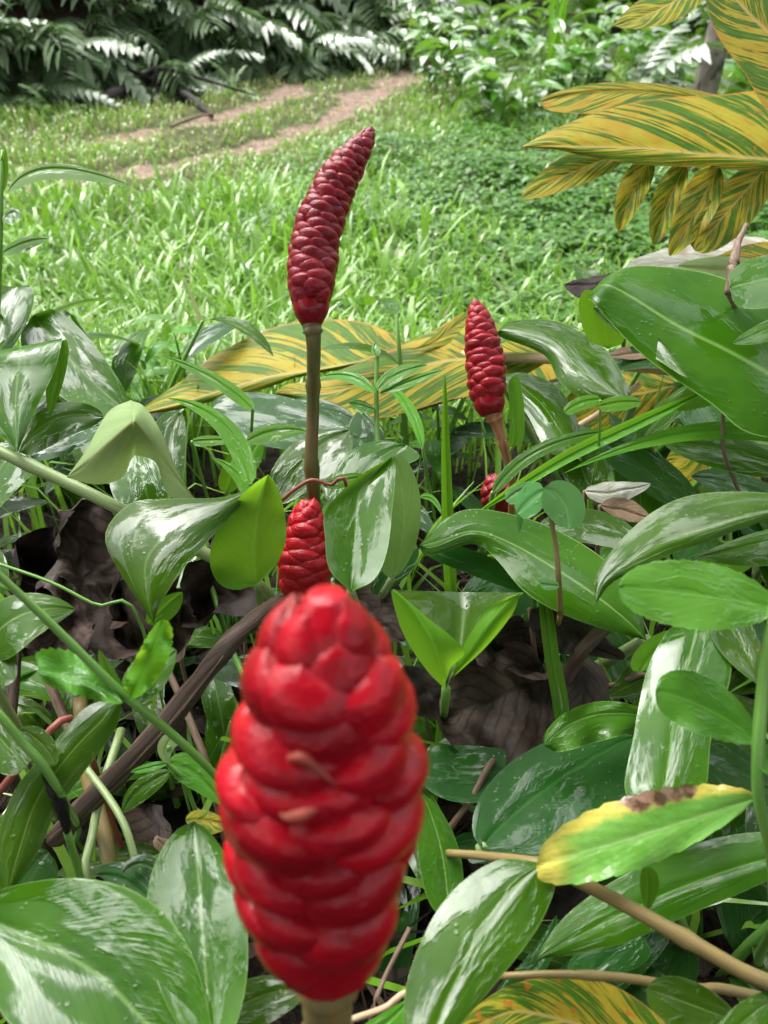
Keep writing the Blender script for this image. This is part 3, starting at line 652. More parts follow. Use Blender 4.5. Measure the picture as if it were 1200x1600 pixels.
def spike(label, axis, rows, per, mat, stalk, stalk_mat, W=.95, seed=0, puff=.16, rowend=.8, jit=.12, ndome=7, dome=.62, start=.0, tuck=.2, base=.78):
    """axis: (px, py, d, half width px) from base to tip; stalk: (px, py, d, half width px) downwards from the base"""
    rd = random.Random(seed); A = cr([list(P(*a_[:3]))+[a_[3]*a_[2]/F] for a_ in axis], 200)
    ln = [0.]
    for i in range(1, 200): ln.append(ln[-1]+float(np.linalg.norm(A[i][:3]-A[i-1][:3])))
    foot = P(*stalk[-1][:3]); gp = Vector((foot.x, foot.y, hgt(foot.x, foot.y)))
    t = thing('ginger_flower', label, 'flower', gp)
    sp = [P(*p_[:3]) for p_ in stalk]; sr = [p_[3]*p_[2]/F for p_ in stalk]
    tube('stalk', [gp-Vector((0, 0, .03)), gp+(sp[-1]-gp)*.5+Vector((.006, .0, 0))]+sp[::-1], [sr[-1]*1.15, sr[-1]*1.1]+sr[::-1], stalk_mat, t, 40, 14, .04, 9)
    core = [Vector(a_[:3]) for a_ in A[::8]]; cone = tube('cone', core, [a_[3]*(1.0-.24*min(1., max(0., (k_-2)/3))) for k_, a_ in enumerate(A[::8])], mat, t, 40, 14)
    og = Vector(cone.location)+gp
    bms = [bract_mesh('bract', mat, W*(1-.2*(k_ == 1)), 2.0, puff=puff*(1+.35*(k_-1)), tuck=tuck, base=base) for k_ in range(3)]; bts = [bract_mesh('bract', mat, W*(1+.25*q_), 2.0, puff=puff, dome=q_, tuck=tuck*(1-q_), base=base) for q_ in (.1, .2, .3, .42, .55)]; n = int(rows*per); L = ln[-1]
    for i in range(n):
        f_ = i/(n-1); top = i >= n-ndome
        rw = L/rows*(1.0-(1-rowend)*f_); s_ = rw*(.75+start)+(L*.985-rw*1.75-rw*start)*f_+(0 if top else rd.uniform(-1, 1)*jit*rw)
        k = int(np.searchsorted(ln, s_)); k = min(max(k, 1), 198); T = Vector(A[k+1][:3]-A[k-1][:3]).normalized(); R = float(A[k][3])
        k2 = min(int(np.searchsorted(ln, s_+rw*1.25)), 199)
        Re = float(A[k2][3]) if s_+rw < L else .4*float(A[199][3]); tp = max(0., 1-Re/max(float(A[k][3]), 1e-6))
        T = (T+Vector((rd.uniform(-1, 1), rd.uniform(-1, 1), rd.uniform(-1, 1)))*jit*.35).normalized()
        c = Vector(A[k][:3])-T*rw*.75; X = T.cross(Vector((0, 1, .2))).normalized(); Y = T.cross(X)
        a_ = i*GOLD+rd.uniform(-1, 1)*jit*1.2; c1, s1 = math.cos(a_), math.sin(a_); X2 = X*c1+Y*s1; Y2 = T.cross(X2)
        k1 = rd.uniform(1-jit*.4, 1+jit*.4)*R*(.96 if per > 5.01 or rows < 9 else .91); kh = rw*rd.uniform(1-jit, 1+jit)
        q = c-og
        m = Matrix(((X2.x*k1, Y2.x*k1, T.x*kh, q.x), (X2.y*k1, Y2.y*k1, T.y*kh, q.y), (X2.z*k1, Y2.z*k1, T.z*kh, q.z), (0, 0, 0, 1)))
        o = put('bract', bts[min(4, int(tp*.95/.11)-0)] if tp > .08 else rd.choice(bms), cone); o.matrix_local = m
    return t
f1 = spike('large blurred red ginger cone close up at the bottom centre',
    [(512, 1512, .262, 56), (511, 1462, .256, 100), (508, 1395, .25, 126), (504, 1300, .241, 143), (503, 1205, .232, 148), (505, 1110, .222, 138), (507, 1035, .214, 116), (509, 985, .208, 86), (511, 945, .205, 56), (511, 922, .203, 32)],
    10.5, 5.0, 'bract_red', [(512, 1505, .262, 44), (512, 1590, .275, 38), (514, 1690, .33, 34)], 'stalk_olive', W=.94, seed=3, puff=.17, rowend=.8, jit=.17, ndome=5, dome=.5, tuck=.10, start=.5, base=.85)
for nm, pts, r in (('floret', [(410, 1197, .203), (440, 1188, .2005), (470, 1183, .1985), (492, 1198, .199), (527, 1228, .2015)], [2, 7, 17, 10, 2]), ('floret', [(430, 1262, .205), (450, 1275, .202), (475, 1272, .2), (500, 1260, .202)], [3, 14, 18, 6])):
    p0 = [P(*q) for q in pts]; v, f, uv = tube_data(p0, [r_*.11/F for r_ in r], 14, 8, .3); gl = Vector(f1.location)
    put(nm, mesh(nm, [p_-gl for p_ in v], f, 'floret', uv), f1)
spike('small red ginger cone low behind the front cone, between glossy leaves',
    [(474, 935, .60, 26), (474, 910, .60, 38), (476, 880, .598, 41), (478, 845, .595, 37), (480, 815, .592, 29), (482, 790, .59, 19), (482, 779, .589, 9)],
    8.0, 5.6, 'bract_red', [(474, 930, .60, 12), (476, 1000, .62, 11)], 'stalk_pink', W=1.0, seed=5, puff=.10, base=.84, jit=.10, ndome=6)
spike('tall dark red ginger spike leaning right on a long brown stalk',
    [(487, 508, .55, 16), (486, 482, .55, 30), (486, 445, .55, 38), (489, 405, .55, 38), (497, 360, .55, 37), (514, 310, .55, 34), (538, 265, .55, 29), (562, 232, .55, 21), (577, 210, .55, 12), (585, 198, .55, 3)],
    20, 7.0, 'bract_dark', [(487, 505, .55, 16), (490, 540, .553, 11.5), (489, 640, .58, 10), (489, 762, .605, 10.5)], 'stalk_brown', W=.78, seed=8, puff=.06, base=.85, rowend=.62, jit=.10, ndome=12, dome=.7, start=1.5, tuck=.12)
spike('slim crimson ginger spike right of centre on a thin pinkish stalk',
    [(768, 648, .66, 17), (764, 625, .66, 28), (761, 595, .66, 31), (757, 560, .66, 31), (752, 525, .66, 27), (748, 500, .66, 22), (745, 480, .66, 14), (743, 468, .66, 5)],
    13.5, 5.0, 'bract_crimson', [(770, 645, .66, 15), (778, 668, .662, 9), (790, 710, .67, 7), (800, 765, .69, 5.5)], 'stalk_pink', W=.88, seed=11, puff=.08, base=.84, jit=.12, start=1.4, ndome=8)
spike('little dark red cone half hidden behind the trefoil weed',
    [(790, 800, .80, 14), (785, 785, .80, 24), (775, 765, .80, 25), (770, 752, .80, 18), (766, 742, .80, 8)],
    5.0, 5.0, 'bract_dark', [(790, 795, .80, 9), (795, 840, .81, 8)], 'stalk_pink', W=.9, seed=13)

# ------------------------------------------------------------------ left side
p = Plant('ginger_plant', 'ginger plant with a thick diagonal cane and folded pale leaf at left', 'plant', (430, 1050))
p.stem([(-60, 680, .60), (0, 706, .60), (110, 757, .60), (190, 797, .60), (290, 850, .615), (395, 907, .64), (440, 960, .70)], [9, 9.5, 10, 10, 10, 10, 10], 'cane', n=30, nodes=8)
p.to_ground(P(440, 960, .70), .005)
p.leaf([(-30, 585), (0, 515), (26, 448), (-48, 500), (44, 500)], .78, (-.25, -.2, 1), 'wet_leaf', prof=(.45, .4), cup=.02)
p.leaf([(52, 492), (118, 570), (204, 648), (82, 612), (150, 540)], .80, (.15, -.25, 1), 'wet_leaf', prof=(.35, .6), cup=-.015)
p.leaf([(27, 708), ((-14, 655), (24, 640), (50, 652)), ((-30, 585), (28, 585), (84, 582)), ((-30, 556), (32, 546), (97, 533)), ((-25, 552, .03), (32, 541, .04), (96, 530, .03))], .62, (-.1, -.55, 1), 'wet_leaf', cup=.01)
p.leaf([(98, 532), (92, 585), (79, 648), (72, 592), (105, 572)], .65, (.4, -.8, .6), 'bright_leaf')
p.leaf([(30, 706), (85, 655), (162, 652), (82, 632), (92, 690)], .66, (.1, -.25, 1), 'ginger_leaf', prof=(.5, .55), wav=.006)
p.leaf([(40, 712), (105, 682), (175, 662), (98, 655), (112, 706)], .70, (.1, -.2, 1), 'dark_leaf', wav=.005)
p.leaf([(310, 786), ((280, 742), (266, 730), (263, 774)), ((250, 672), (238, 695, -.006), (244, 724, .01)), ((226, 636, .01), (216, 666, -.022), (215, 712, .02)), ((208, 627, .02), (209, 660, -.03), (207, 716, .025)), ((200, 627, .02), (203, 664, -.022), (203, 722, .02)), ((168, 645, .012), (165, 697, -.012), (190, 747, .01)), ((134, 704), (135, 723, -.006), (150, 757)), (104, 746)], .585, (.0, -.9, .5), 'pale_leaf', under=True, nu=64, nv=8, label='pale folded underside of a bent leaf')
p.leaf([(240, 805), (222, 742), (210, 660), (172, 760), (262, 738)], .62, (0, -.35, 1), 'wet_leaf', prof=(.6, .6))
p.leaf([(275, 775), (265, 700), (284, 645), (232, 690), (290, 705)], .66, (.2, -.4, 1), 'ginger_leaf', prof=(.6, .6))
p.leaf([(40, 700), (-5, 740), (-30, 820), (-40, 730), (40, 752)], .66, (0, -.4, 1), 'ginger_leaf')

p = Plant('ginger_plant', 'ginger plant with a glossy drooping leaf left of the small cone', 'plant', (420, 1030))
p.leaf([(410, 757), ((345, 777), (352, 787), (352, 815)), ((270, 779), (290, 812), (310, 862)), ((203, 787), (250, 845), (286, 884)), ((164, 838), (228, 880), (266, 918)), ((194, 905), (230, 926), (250, 944)), (240, 974)], .53, (-.1, -.3, 1), 'wet_leaf', arch=.03, cup=.012)
p.leaf([(402, 912), (398, 840), (419, 742), (328, 858), (448, 830)], .565, (.1, -.9, .5), 'bright_leaf', prof=(.55, .75), cup=-.012, wav=.006, stalk=.003, under=True)
p.leaf([(232, 975), (262, 945), (285, 925), (245, 940), (275, 960)], .56, (.3, -.8, .7), 'bright_leaf')

p = Plant('weed', 'weed with serrated leaves on a long green stem at left', 'weed', (350, 1260))
p.stem([(-40, 865, .36), (0, 900, .37), (90, 985, .385), (190, 1083, .40), (260, 1140, .42), (330, 1205, .45), (400, 1290, .52)], [6, 6, 6.5, 7, 7, 6, 6], n=26)
p.to_ground(P(400, 1290, .52), .0025, 'green_stem')
p.leaf([(192, 1098), (128, 1062), (60, 1048), (122, 1018), (128, 1092)], .40, (0, -.35, 1), 'weed_leaf', prof=(.7, .32), serr=.13, wav=.02, nu=44, crumple=.0015)
p.leaf([(192, 1098), (175, 1065), (155, 1015), (160, 1062), (188, 1062)], .40, (.5, -.6, .6), 'weed_leaf', serr=.1, nu=44)
p.leaf([(200, 1092), (232, 1030), (252, 968), (205, 1035), (262, 1030)], .40, (-.5, -.6, .6), 'bright_leaf', prof=(.5, .5), serr=.12, wav=.02, nu=44, crumple=.0015)
p.leaf([(190, 1082), (235, 1050), (276, 1016), (225, 1020), (245, 1085)], .415, (0, -.35, 1), 'ginger_leaf', prof=(.5, .7))
p = Plant('young_weed', 'small weed with folded leaves beside the front cone', 'weed', (320, 1240))
p.stem([(265, 1165, .47), (260, 1190, .475), (285, 1215, .48), (305, 1265, .5)], 3.5)
p.to_ground(P(305, 1265, .5), .0015, 'green_stem')
p.leaf([(262, 1192), (258, 1165), (278, 1145), (246, 1165), (277, 1165)], .47, (0, -.8, .5), 'pale_leaf', prof=(.6, .4))
p.leaf([(262, 1192), (305, 1210), (348, 1258), (290, 1228), (322, 1190)], .48, (.2, -.5, 1), 'weed_leaf', serr=.06)
p.leaf([(262, 1192), (230, 1200), (204, 1206), (230, 1193), (230, 1207)], .47, (0, -.3, 1), 'weed_leaf')
p.leaf([(265, 1205), (215, 1235), (192, 1270), (210, 1222), (228, 1250)], .49, (0, -.5, 1), 'ginger_leaf')

p = Plant('ginger_plant', 'ginger plant with a drooping leaf at the left edge', 'plant', (40, 1300))
p.leaf([(-30, 1030), (25, 965), (118, 952), (5, 935), (40, 1010)], .45, (-.2, -.3, 1), 'ginger_leaf', arch=.04, stalk=.003)
p.leaf([(-40, 1010), (0, 1015), (25, 1060), (0, 985), (5, 1075)], .45, (-.2, -.3, 1), 'wet_leaf')
p.stem([(-30, 1090, .40), (0, 1118, .40), (35, 1160, .405), (66, 1195, .41), (95, 1240, .42)], [7, 7, 7, 7, 6])
p.to_ground(P(95, 1240, .42), .0022, 'green_stem')
p.leaf([(-25, 1120), (10, 1165), (42, 1198), (-20, 1190), (30, 1150)], .42, (-.3, -.3, 1), 'ginger_leaf', prof=(.5, .4))
p.leaf([(30, 1140), (62, 1160), (88, 1195), (45, 1190), (80, 1150)], .43, (.3, -.3, 1), 'ginger_leaf')

p = Plant('ginger_plant', 'ginger plant with one long narrow leaf curving down at left', 'plant', (60, 1480))
p.leaf([(8, 1408), ((-8, 1340), (30, 1330), (60, 1330)), ((20, 1240), (58, 1250), (88, 1268)), ((85, 1160), (112, 1175), (140, 1195)), ((135, 1105), (160, 1125), (182, 1135)), (192, 1088)], .43, (.3, -.45, 1), 'ginger_leaf', cup=.01, stalk=.0035, wav=.004)
p.leaf([(75, 1330), (40, 1370), (15, 1420), (5, 1350), (80, 1390)], .46, (0, -.4, 1), 'dark_leaf')
p.leaf([(-30, 1380), (-5, 1320), (15, 1270), (-40, 1310), (20, 1335)], .42, (0, -.4, 1), 'wet_leaf')

p = Plant('ginger_plant', 'ginger plant with the largest glossy leaf in the bottom left corner', 'plant', (150, 1560))
p.leaf([(-70, 1418), ((20, 1384), (0, 1447), (-30, 1500)), ((120, 1372), (85, 1482), (0, 1580)), ((215, 1395), (160, 1530), (60, 1640)), ((290, 1470), (230, 1600), (160, 1700)), ((330, 1600), (290, 1660), (250, 1720)), (330, 1730)], .36, (.12, -.1, 1), 'wet_leaf', cup=-.01, arch=.02, nv=8, stalk=.004)
p.leaf([(330, 1660), (318, 1470), (303, 1283), (230, 1470), (388, 1480)], .375, (-.08, -.2, 1), 'wet_leaf', prof=(.75, .62), nv=8, nu=32, stalk=.004, cup=-.008, wav=.002)
p.leaf([(300, 1620), (400, 1560), (485, 1545), (385, 1530), (420, 1600)], .40, (.05, -.1, 1), 'wet_leaf', stalk=.003)
p.leaf([(250, 1440), (210, 1385), (150, 1366), (205, 1350), (215, 1420)], .43, (0, -.2, 1), 'dark_leaf')
p.leaf([(265, 1400), (230, 1352), (190, 1365), (235, 1335), (250, 1375)], .43, (0, -.2, 1), 'dark_leaf')
p.leaf([(290, 1282), (320, 1282), (358, 1290), (322, 1266), (322, 1305)], .42, (0, -.3, 1), 'variegated_bright', label='yellow leaf tip')

t = thing('dry_stalk', 'thick dry brown stalk lying diagonally across the gap at left', 'stalk', G(90, 1330))
tl = Vector(t.location); tube('stalk', [P(85, 1310, .58), P(150, 1245, .55), P(260, 1130, .53), P(345, 1020, .53), P(400, 965, .55), P(440, 935, .58)], [15*.56/F, 18*.55/F, 17*.53/F, 16*.53/F, 13*.55/F, 9*.58/F], 'dry_stalk', t, 30, 10, .25)
tube('split_fibre', [P(200, 1205, .525), P(270, 1128, .515), P(350, 1025, .515)], [2*.52/F, 4*.52/F, 2*.52/F], 'dry_stalk', t, 14, 6, .3)
t = thing('dead_shoot', 'blackened withered shoot on a green stem at left', 'shoot', G(125, 1480))
tube('shoot', [P(66, 1195, .415), P(85, 1230, .42), P(100, 1270, .43), P(105, 1300, .44)], [4*.42/F, 11*.42/F, 9*.43/F, 5*.44/F], 'dead_log', t, 14, 8, .5)
tube('stem', [P(105, 1300, .44), P(118, 1345, .45), P(130, 1390, .47), P(140, 1440, .52), G(140, 1480)], 6*.45/F, 'green_stem', t, 14, 8)
for lab, pts, r, m in (
    ('shiny pale green stem behind the corner leaf', [(190, 1140, .6), (160, 1230, .56), (145, 1300, .54), (135, 1375, .52)], 7, 'cane'),
    ('curved yellow-green stem above the corner leaf', [(130, 1195, .52), (165, 1240, .5), (195, 1290, .48), (213, 1350, .47), (218, 1372, .47)], 6, 'cane'),
    ('thick tan stem standing in the dark gap', [(125, 1090, .62), (135, 1200, .6), (160, 1290, .58), (178, 1370, .56)], 12, 'stalk_olive'),
    ('thin tan stem slanting behind the long leaf', [(70, 1050, .64), (100, 1120, .62), (150, 1230, .6)], 8, 'twig'),
    ('reddish twig slanting behind the long leaf', [(-20, 1260, .52), (40, 1190, .52), (115, 1125, .54)], 6, 'red_twig'),
    ('dark upright stem behind the left edge leaves', [(30, 950, .62), (22, 1060, .6), (15, 1200, .58)], 9, 'dry_stalk'),
    ('thin brown stem behind the weed leaf', [(255, 1030, .62), (290, 1110, .6), (325, 1200, .58)], 6, 'twig'),
    ('thin green stem behind the dry stalk', [(325, 900, .70), (360, 1010, .66), (400, 1100, .62)], 5, 'green_stem'),
    ('thin twig beside the base of the front cone', [(640, 1450, .5), (600, 1530, .48), (580, 1590, .47)], 4, 'twig'),
    ('pale straw lying right of the front stalk', [(530, 1600, .36), (600, 1575, .37), (640, 1560, .38)], 5, 'tan_stalk'),
    ('thin dry twig right of the front cone', [(690, 1310, .55), (735, 1250, .54), (772, 1190, .56)], 5, 'twig'),
    ('red bent twig crossing the foot of the tall stalk', [(440, 782, .57), (460, 765, .567), (487, 750, .565), (515, 758, .567), (545, 770, .57)], 3, 'red_twig'),
    ('fine green tendril crossing the dead leaf at left', [(-20, 875, .5), (80, 910, .5), (150, 945, .5), (215, 962, .51)], 2.5, 'green_stem'),
    ('brown stem behind the centre leaves', [(905, 1080, .6), (960, 1070, .6), (1010, 1060, .6)], 4, 'twig'),
):
    p0 = [P(*q) for q in pts]; g = p0[-1]; foot = Vector((g.x, g.y, hgt(g.x, g.y))); t = thing('stem' if 'stem' in lab else 'twig' if 'twig' in lab else 'tendril' if 'tendril' in lab else 'straw', lab, 'stem' if 'stem' in lab else 'twig', foot)
    tube('stalk', p0+[g*.5+foot*.5, foot-Vector((0, 0, .02))], [r*q[2]/F for q in pts]+[r*.5/F*.9]*2, m, t, 22, 8, .12, 0)

# dead leaves
def dead(label, pts, d, n, mat='dead_leaf_grey', crumple=.02, **k):
    c = pts[1] if not hasattr(pts[1][0], '__len__') else pts[1][1]
    c = P(c[0], c[1], d); p_ = Plant('dead_leaf', label, 'dead leaf', (c.x, c.y, hgt(c.x, c.y)))
    k.setdefault('nu', 36); k.setdefault('nv', 12)
    o = p_.leaf(pts, d, n, mat, crumple=crumple, name='blade', **k)
    b0 = Vector(o.location)+p_.loc
    tube('petiole', [b0, (b0+p_.loc)*.5+Vector((.01, .02, 0)), p_.loc-Vector((0, 0, .02))], .002, 'twig', p_.t, 10, 6)
    return p_
dead('crumpled grey-brown dead leaf with dark folds behind the left weed', [(95, 815), (150, 900), (215, 1010), (85, 960), (225, 850)], .66, (.1, -.6, 1), crumple=.022, prof=(.5, .5), cup=-.05, wav=.025, nu=48)
dead('curled dead leaf hanging lowest behind the left weed', [(60, 905), (85, 970), (80, 1045), (45, 985), (140, 965)], .64, (-.2, -.6, 1), crumple=.02, prof=(.5, .5), cup=-.06, wav=.025, nu=48)
dead('dry dead leaf between the weed and the dry stalk', [(200, 900), (255, 960), (250, 1040), (185, 985), (300, 960)], .67, (.2, -.6, 1), crumple=.022, cup=-.05, wav=.025, nu=48)
dead('dark dead leaf lying under the glossy drooping leaf', [(330, 840), (340, 900), (300, 970), (280, 910), (415, 900)], .70, (0, -.5, 1), 'dead_leaf_brown', crumple=.025, cup=-.05)
dead('curled dark dead leaf at far left under the cane', [(25, 860), (65, 900), (45, 980), (20, 930), (110, 885)], .72, (0, -.5, 1), 'dead_leaf_brown', crumple=.025, cup=-.06)
dead('brown dead leaf with curled veiny lobes at centre right', [(866, 1060), (785, 1086), (688, 1120), (765, 1020), (818, 1190)], .60, (-.1, -.6, 1), crumple=.012, prof=(.4, .45), wav=.028, cup=-.03, nu=48)
dead('torn flap of dead leaf above the curled brown one', [(740, 985), (785, 1020), (850, 1050), (742, 1040), (815, 985)], .62, (.1, -.7, .8), crumple=.018, prof=(.4, .45), wav=.03, cup=-.04)
dead('crumpled dead leaf hanging in folds under the purple stalk', [(900, 1030), (905, 1085), (900, 1150), (865, 1090), (952, 1090)], .58, (.2, -.7, .8), crumple=.012)
dead('cup-shaped curled dead leaf under the trefoil weed', [(842, 962), (890, 990), (965, 1040), (855, 1010), (935, 985)], .56, (0, -.6, .9), 'dead_leaf_brown', crumple=.018)
dead('dead leaf scrap tucked behind the front cone top', [(555, 915), (590, 945), (640, 985), (570, 965), (630, 930)], .62, (0, -.6, 1), 'dead_leaf_grey', crumple=.02)
dead('small dark dead leaf under the boat-shaped leaf', [(640, 1030), (680, 1080), (720, 1110), (650, 1095), (725, 1065)], .62, (0, -.6, 1), 'dead_leaf_brown', crumple=.015)
dead('reddish dead leaf bit left of the front cone', [(240, 1310), (252, 1322), (268, 1330), (240, 1330), (270, 1308)], .5, (0, -.6, 1), 'dead_leaf_tan', crumple=.01)
dead('whitish dry leaf lying among leaves right of the trefoil', [(915, 770), (965, 770), (1012, 758), (960, 752), (975, 788)], .62, (0, -.4, 1), 'dead_leaf_white', crumple=.008)
dead('pale spotted dry leaf tip below the whitish leaf', [(940, 790), (980, 797), (1018, 808), (985, 780), (985, 815)], .61, (0, -.4, 1), 'dead_leaf_tan', crumple=.008)
t = thing('fallen_stalk', 'purplish brown fallen stalk beside the cup-shaped dead leaf', 'stalk', G(880, 1100))
tube('stalk', [P(880, 1075, .59), P(900, 1030, .56), P(940, 985, .55), P(995, 955, .56), P(1060, 935, .6)], [8*.58/F, 12*.56/F, 11*.55/F, 9*.56/F, 8*.6/F], 'purple_stalk', t, 20, 9, .1)

# small curled dead leaves scattered on the soil
DL = []
for i in range(5):
    me = blade_mesh('blade', .09+.01*i, .04+.006*(i % 3), ('dead_leaf_grey', 'dead_leaf_brown', 'dead_leaf_brown', 'dead_leaf_brown', 'dead_leaf_grey')[i], 1.2+.5*(i % 3), .9-.3*(i % 2), 12, .5, .6, .9*(i-2))
    for v_ in me.vertices: v_.co += Vector(noise.noise_vector(v_.co*45+Vector((i*3., 0, 0))))*.010
    DL.append(me)
spots = [(random.uniform(20, 420), random.uniform(840, 1330)) for _ in range(40)]+[(random.uniform(620, 980), random.uniform(960, 1230)) for _ in range(24)]+[(random.uniform(560, 1180), random.uniform(1350, 1590)) for _ in range(12)]
for px, py in spots:
    g = G(px, py); o = put('small_dead_leaf', random.choice(DL)); tag(o, 'small curled dead leaf lying on the dark soil under the plants', 'dead leaf', 'small dead leaves on the soil')
    o.matrix_world = Matrix.Translation(g+Vector((0, 0, .012+.03*random.random()))) @ orient(random.random()*6.28, random.uniform(-.2, .5), random.uniform(-.8, .8), random.uniform(.6, 1.25))

# ------------------------------------------------------------------ centre
p = Plant('ginger_plant', 'ginger plant with dark shaded leaves around the tall stalk', 'plant', (480, 900))
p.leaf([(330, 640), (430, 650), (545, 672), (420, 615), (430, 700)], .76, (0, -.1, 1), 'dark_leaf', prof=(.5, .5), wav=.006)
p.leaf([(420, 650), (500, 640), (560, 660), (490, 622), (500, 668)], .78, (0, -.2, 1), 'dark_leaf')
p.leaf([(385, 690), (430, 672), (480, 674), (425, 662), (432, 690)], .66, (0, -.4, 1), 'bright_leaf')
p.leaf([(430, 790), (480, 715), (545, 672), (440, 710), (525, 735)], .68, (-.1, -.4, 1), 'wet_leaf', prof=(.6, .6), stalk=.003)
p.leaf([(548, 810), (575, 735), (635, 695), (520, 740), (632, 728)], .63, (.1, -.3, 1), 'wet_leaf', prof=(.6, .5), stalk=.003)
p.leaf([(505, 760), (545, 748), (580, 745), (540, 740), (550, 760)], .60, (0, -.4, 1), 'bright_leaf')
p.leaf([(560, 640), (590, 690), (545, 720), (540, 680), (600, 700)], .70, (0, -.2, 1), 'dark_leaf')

p = Plant('ginger_plant', 'ginger plant with a broad glossy leaf right of the small cone', 'plant', (560, 1000))
p.leaf([(548, 925), ((515, 890), (552, 880), (585, 905)), ((508, 840), (556, 830), (605, 860)), ((510, 795), (562, 770), (614, 785)), ((560, 745), (590, 735), (618, 730)), (612, 714)], .55, (-.1, -.55, 1), 'wet_leaf', cup=-.012, stalk=.0035, nv=8)
p.leaf([(612, 905), (632, 810), (615, 714), (592, 820), (658, 800)], .585, (.5, -.7, .7), 'ginger_leaf', prof=(.5, .4), under=True, stalk=.003)
p.leaf([(590, 930), (610, 890), (650, 850), (590, 890), (645, 890)], .62, (.2, -.5, 1), 'dark_leaf')

p = Plant('grass_tuft', 'arching grass-like leaves right of the folded pale leaf', 'grass', (380, 860))
for pts, d in (([(392, 757), (350, 665), (262, 622), (340, 680), (362, 655)], .60), ([(395, 640), (330, 590), (250, 555), (322, 598), (340, 583)], .72), ([(300, 690), (340, 687), (385, 690), (340, 680), (340, 697)], .66), ([(390, 780), (370, 740), (330, 715), (362, 748), (378, 734)], .64)):
    p.leaf(pts, d, (.1, -.5, 1), 'grass_leaf', prof=(.35, .9), stalk=.0015, smat='green_stem')
p.leaf([(375, 750), (385, 720), (408, 685), (365, 712), (408, 722)], .66, (0, -.5, .8), 'bright_leaf', serr=.06, stalk=.0015)
p.leaf([(352, 770), (365, 735), (372, 690), (345, 735), (385, 735)], .67, (0, -.8, .5), 'bright_leaf', stalk=.0015)

p = Plant('young_weed', 'slender weed with whorled leaves between the two tall flowers', 'weed', (600, 800))
p.stem([(590, 548, .70), (588, 600, .70), (590, 680, .70), (600, 740, .70), (606, 800, .74)], [3, 3.5, 4, 4, 4])
p.to_ground(P(606, 800, .74), .002, 'green_stem')
for pts in ([(586, 612), (550, 588), (503, 588), (548, 580), (550, 600)], [(590, 610), (620, 585), (668, 570), (612, 575), (626, 595)], [(592, 615), (650, 592), (692, 578), (648, 586), (654, 600)], [(586, 640), (560, 632), (545, 630), (560, 624), (560, 644)], [(590, 556), (585, 545), (588, 535), (580, 546), (594, 546)]):
    p.leaf(pts, .70, (0, -.35, 1), 'weed_leaf', prof=(.6, .8))

p = Plant('grass_tuft', 'upright narrow grass blade right of the slender weed', 'grass', (705, 960))
p.leaf([(705, 935), (698, 760), (695, 585), (688, 760), (708, 760)], .60, (.1, -.9, .35), 'grass_leaf', prof=(.12, .6), cup=-.01, nu=30, stalk=.002, smat='green_stem')
p.leaf([(690, 800), (675, 780), (655, 778), (672, 772), (678, 788)], .62, (0, -.3, 1), 'grass_leaf')
p.leaf([(660, 700), (640, 640), (598, 595), (633, 645), (648, 635)], .8, (0, -.5, 1), 'grass_leaf', stalk=.0015, smat='green_stem')
p.leaf([(800, 700), (805, 660), (800, 590), (796, 660), (820, 650)], .67, (.0, -.9, .4), 'grass_leaf', prof=(.15, .2), stalk=.0015, smat='green_stem')

# variegated leaves
p = Plant('variegated_plant', 'variegated yellow and green ginger leaf lying behind the tall stalk', 'plant', (1300, 560))
p.stem([(640, 546, 1.05), (740, 556, 1.0), (860, 560, .97), (960, 566, .95), (1060, 575, .93), (1180, 590, .92)], [6, 7, 9, 12, 13, 13], 'tan_stalk', n=24)
p.stem([(1180, 590, .92), (1240, 640, .95), (1300, 760, 1.1)], [13, 13, 13], 'tan_stalk')
p.leaf([(648, 543), ((610, 520), (570, 563), (545, 575)), ((545, 500), (500, 577), (470, 588)), ((440, 508), (420, 590), (400, 612)), ((340, 552), (340, 613), (330, 628)), ((290, 590), (280, 630), (280, 640)), (205, 650)], 1.0, (-.05, -.25, 1), 'variegated_bright', cup=.01, nu=34, nv=8)
p.leaf([(865, 560), ((780, 512), (780, 560), (775, 610)), ((735, 488), (690, 565), (700, 625)), ((650, 530), (600, 590), (600, 652)), ((500, 590), (510, 615), (520, 650)), ((450, 600), (450, 612), (460, 625)), (428, 615)], .97, (0, -.25, 1), 'variegated_leaf', cup=.012, nu=34, nv=8)
p.leaf([(640, 548), ((670, 530), (678, 535), (690, 540)), ((720, 490), (725, 500), (730, 520)), (760, 490)], 1.03, (.2, -.3, 1), 'variegated_leaf')
p.leaf([(560, 650), (530, 655), (490, 660), (530, 635), (525, 672)], .93, (0, -.3, 1), 'variegated_bright')
p = Plant('variegated_plant', 'variegated leaf in the shade right of the slim crimson spike', 'plant', (1100, 760))
p.leaf([(1060, 600), (950, 618), (850, 600), (950, 575), (940, 690)], .98, (.1, -.3, 1), 'variegated_leaf', cup=.01)
p.leaf([(1010, 690), (900, 660), (800, 560), (930, 590), (880, 700)], 1.0, (0, -.3, 1), 'variegated_leaf')
p.leaf([(1200, 640), (1120, 700), (1040, 720), (1100, 650), (1150, 770)], .9, (0, -.3, 1), 'variegated_leaf')
p.stem([(1000, 600, .9), (930, 650, .92), (860, 690, .95)], 5, 'tan_stalk'); p.to_ground(P(1010, 690, 1.0), .006, 'tan_stalk')

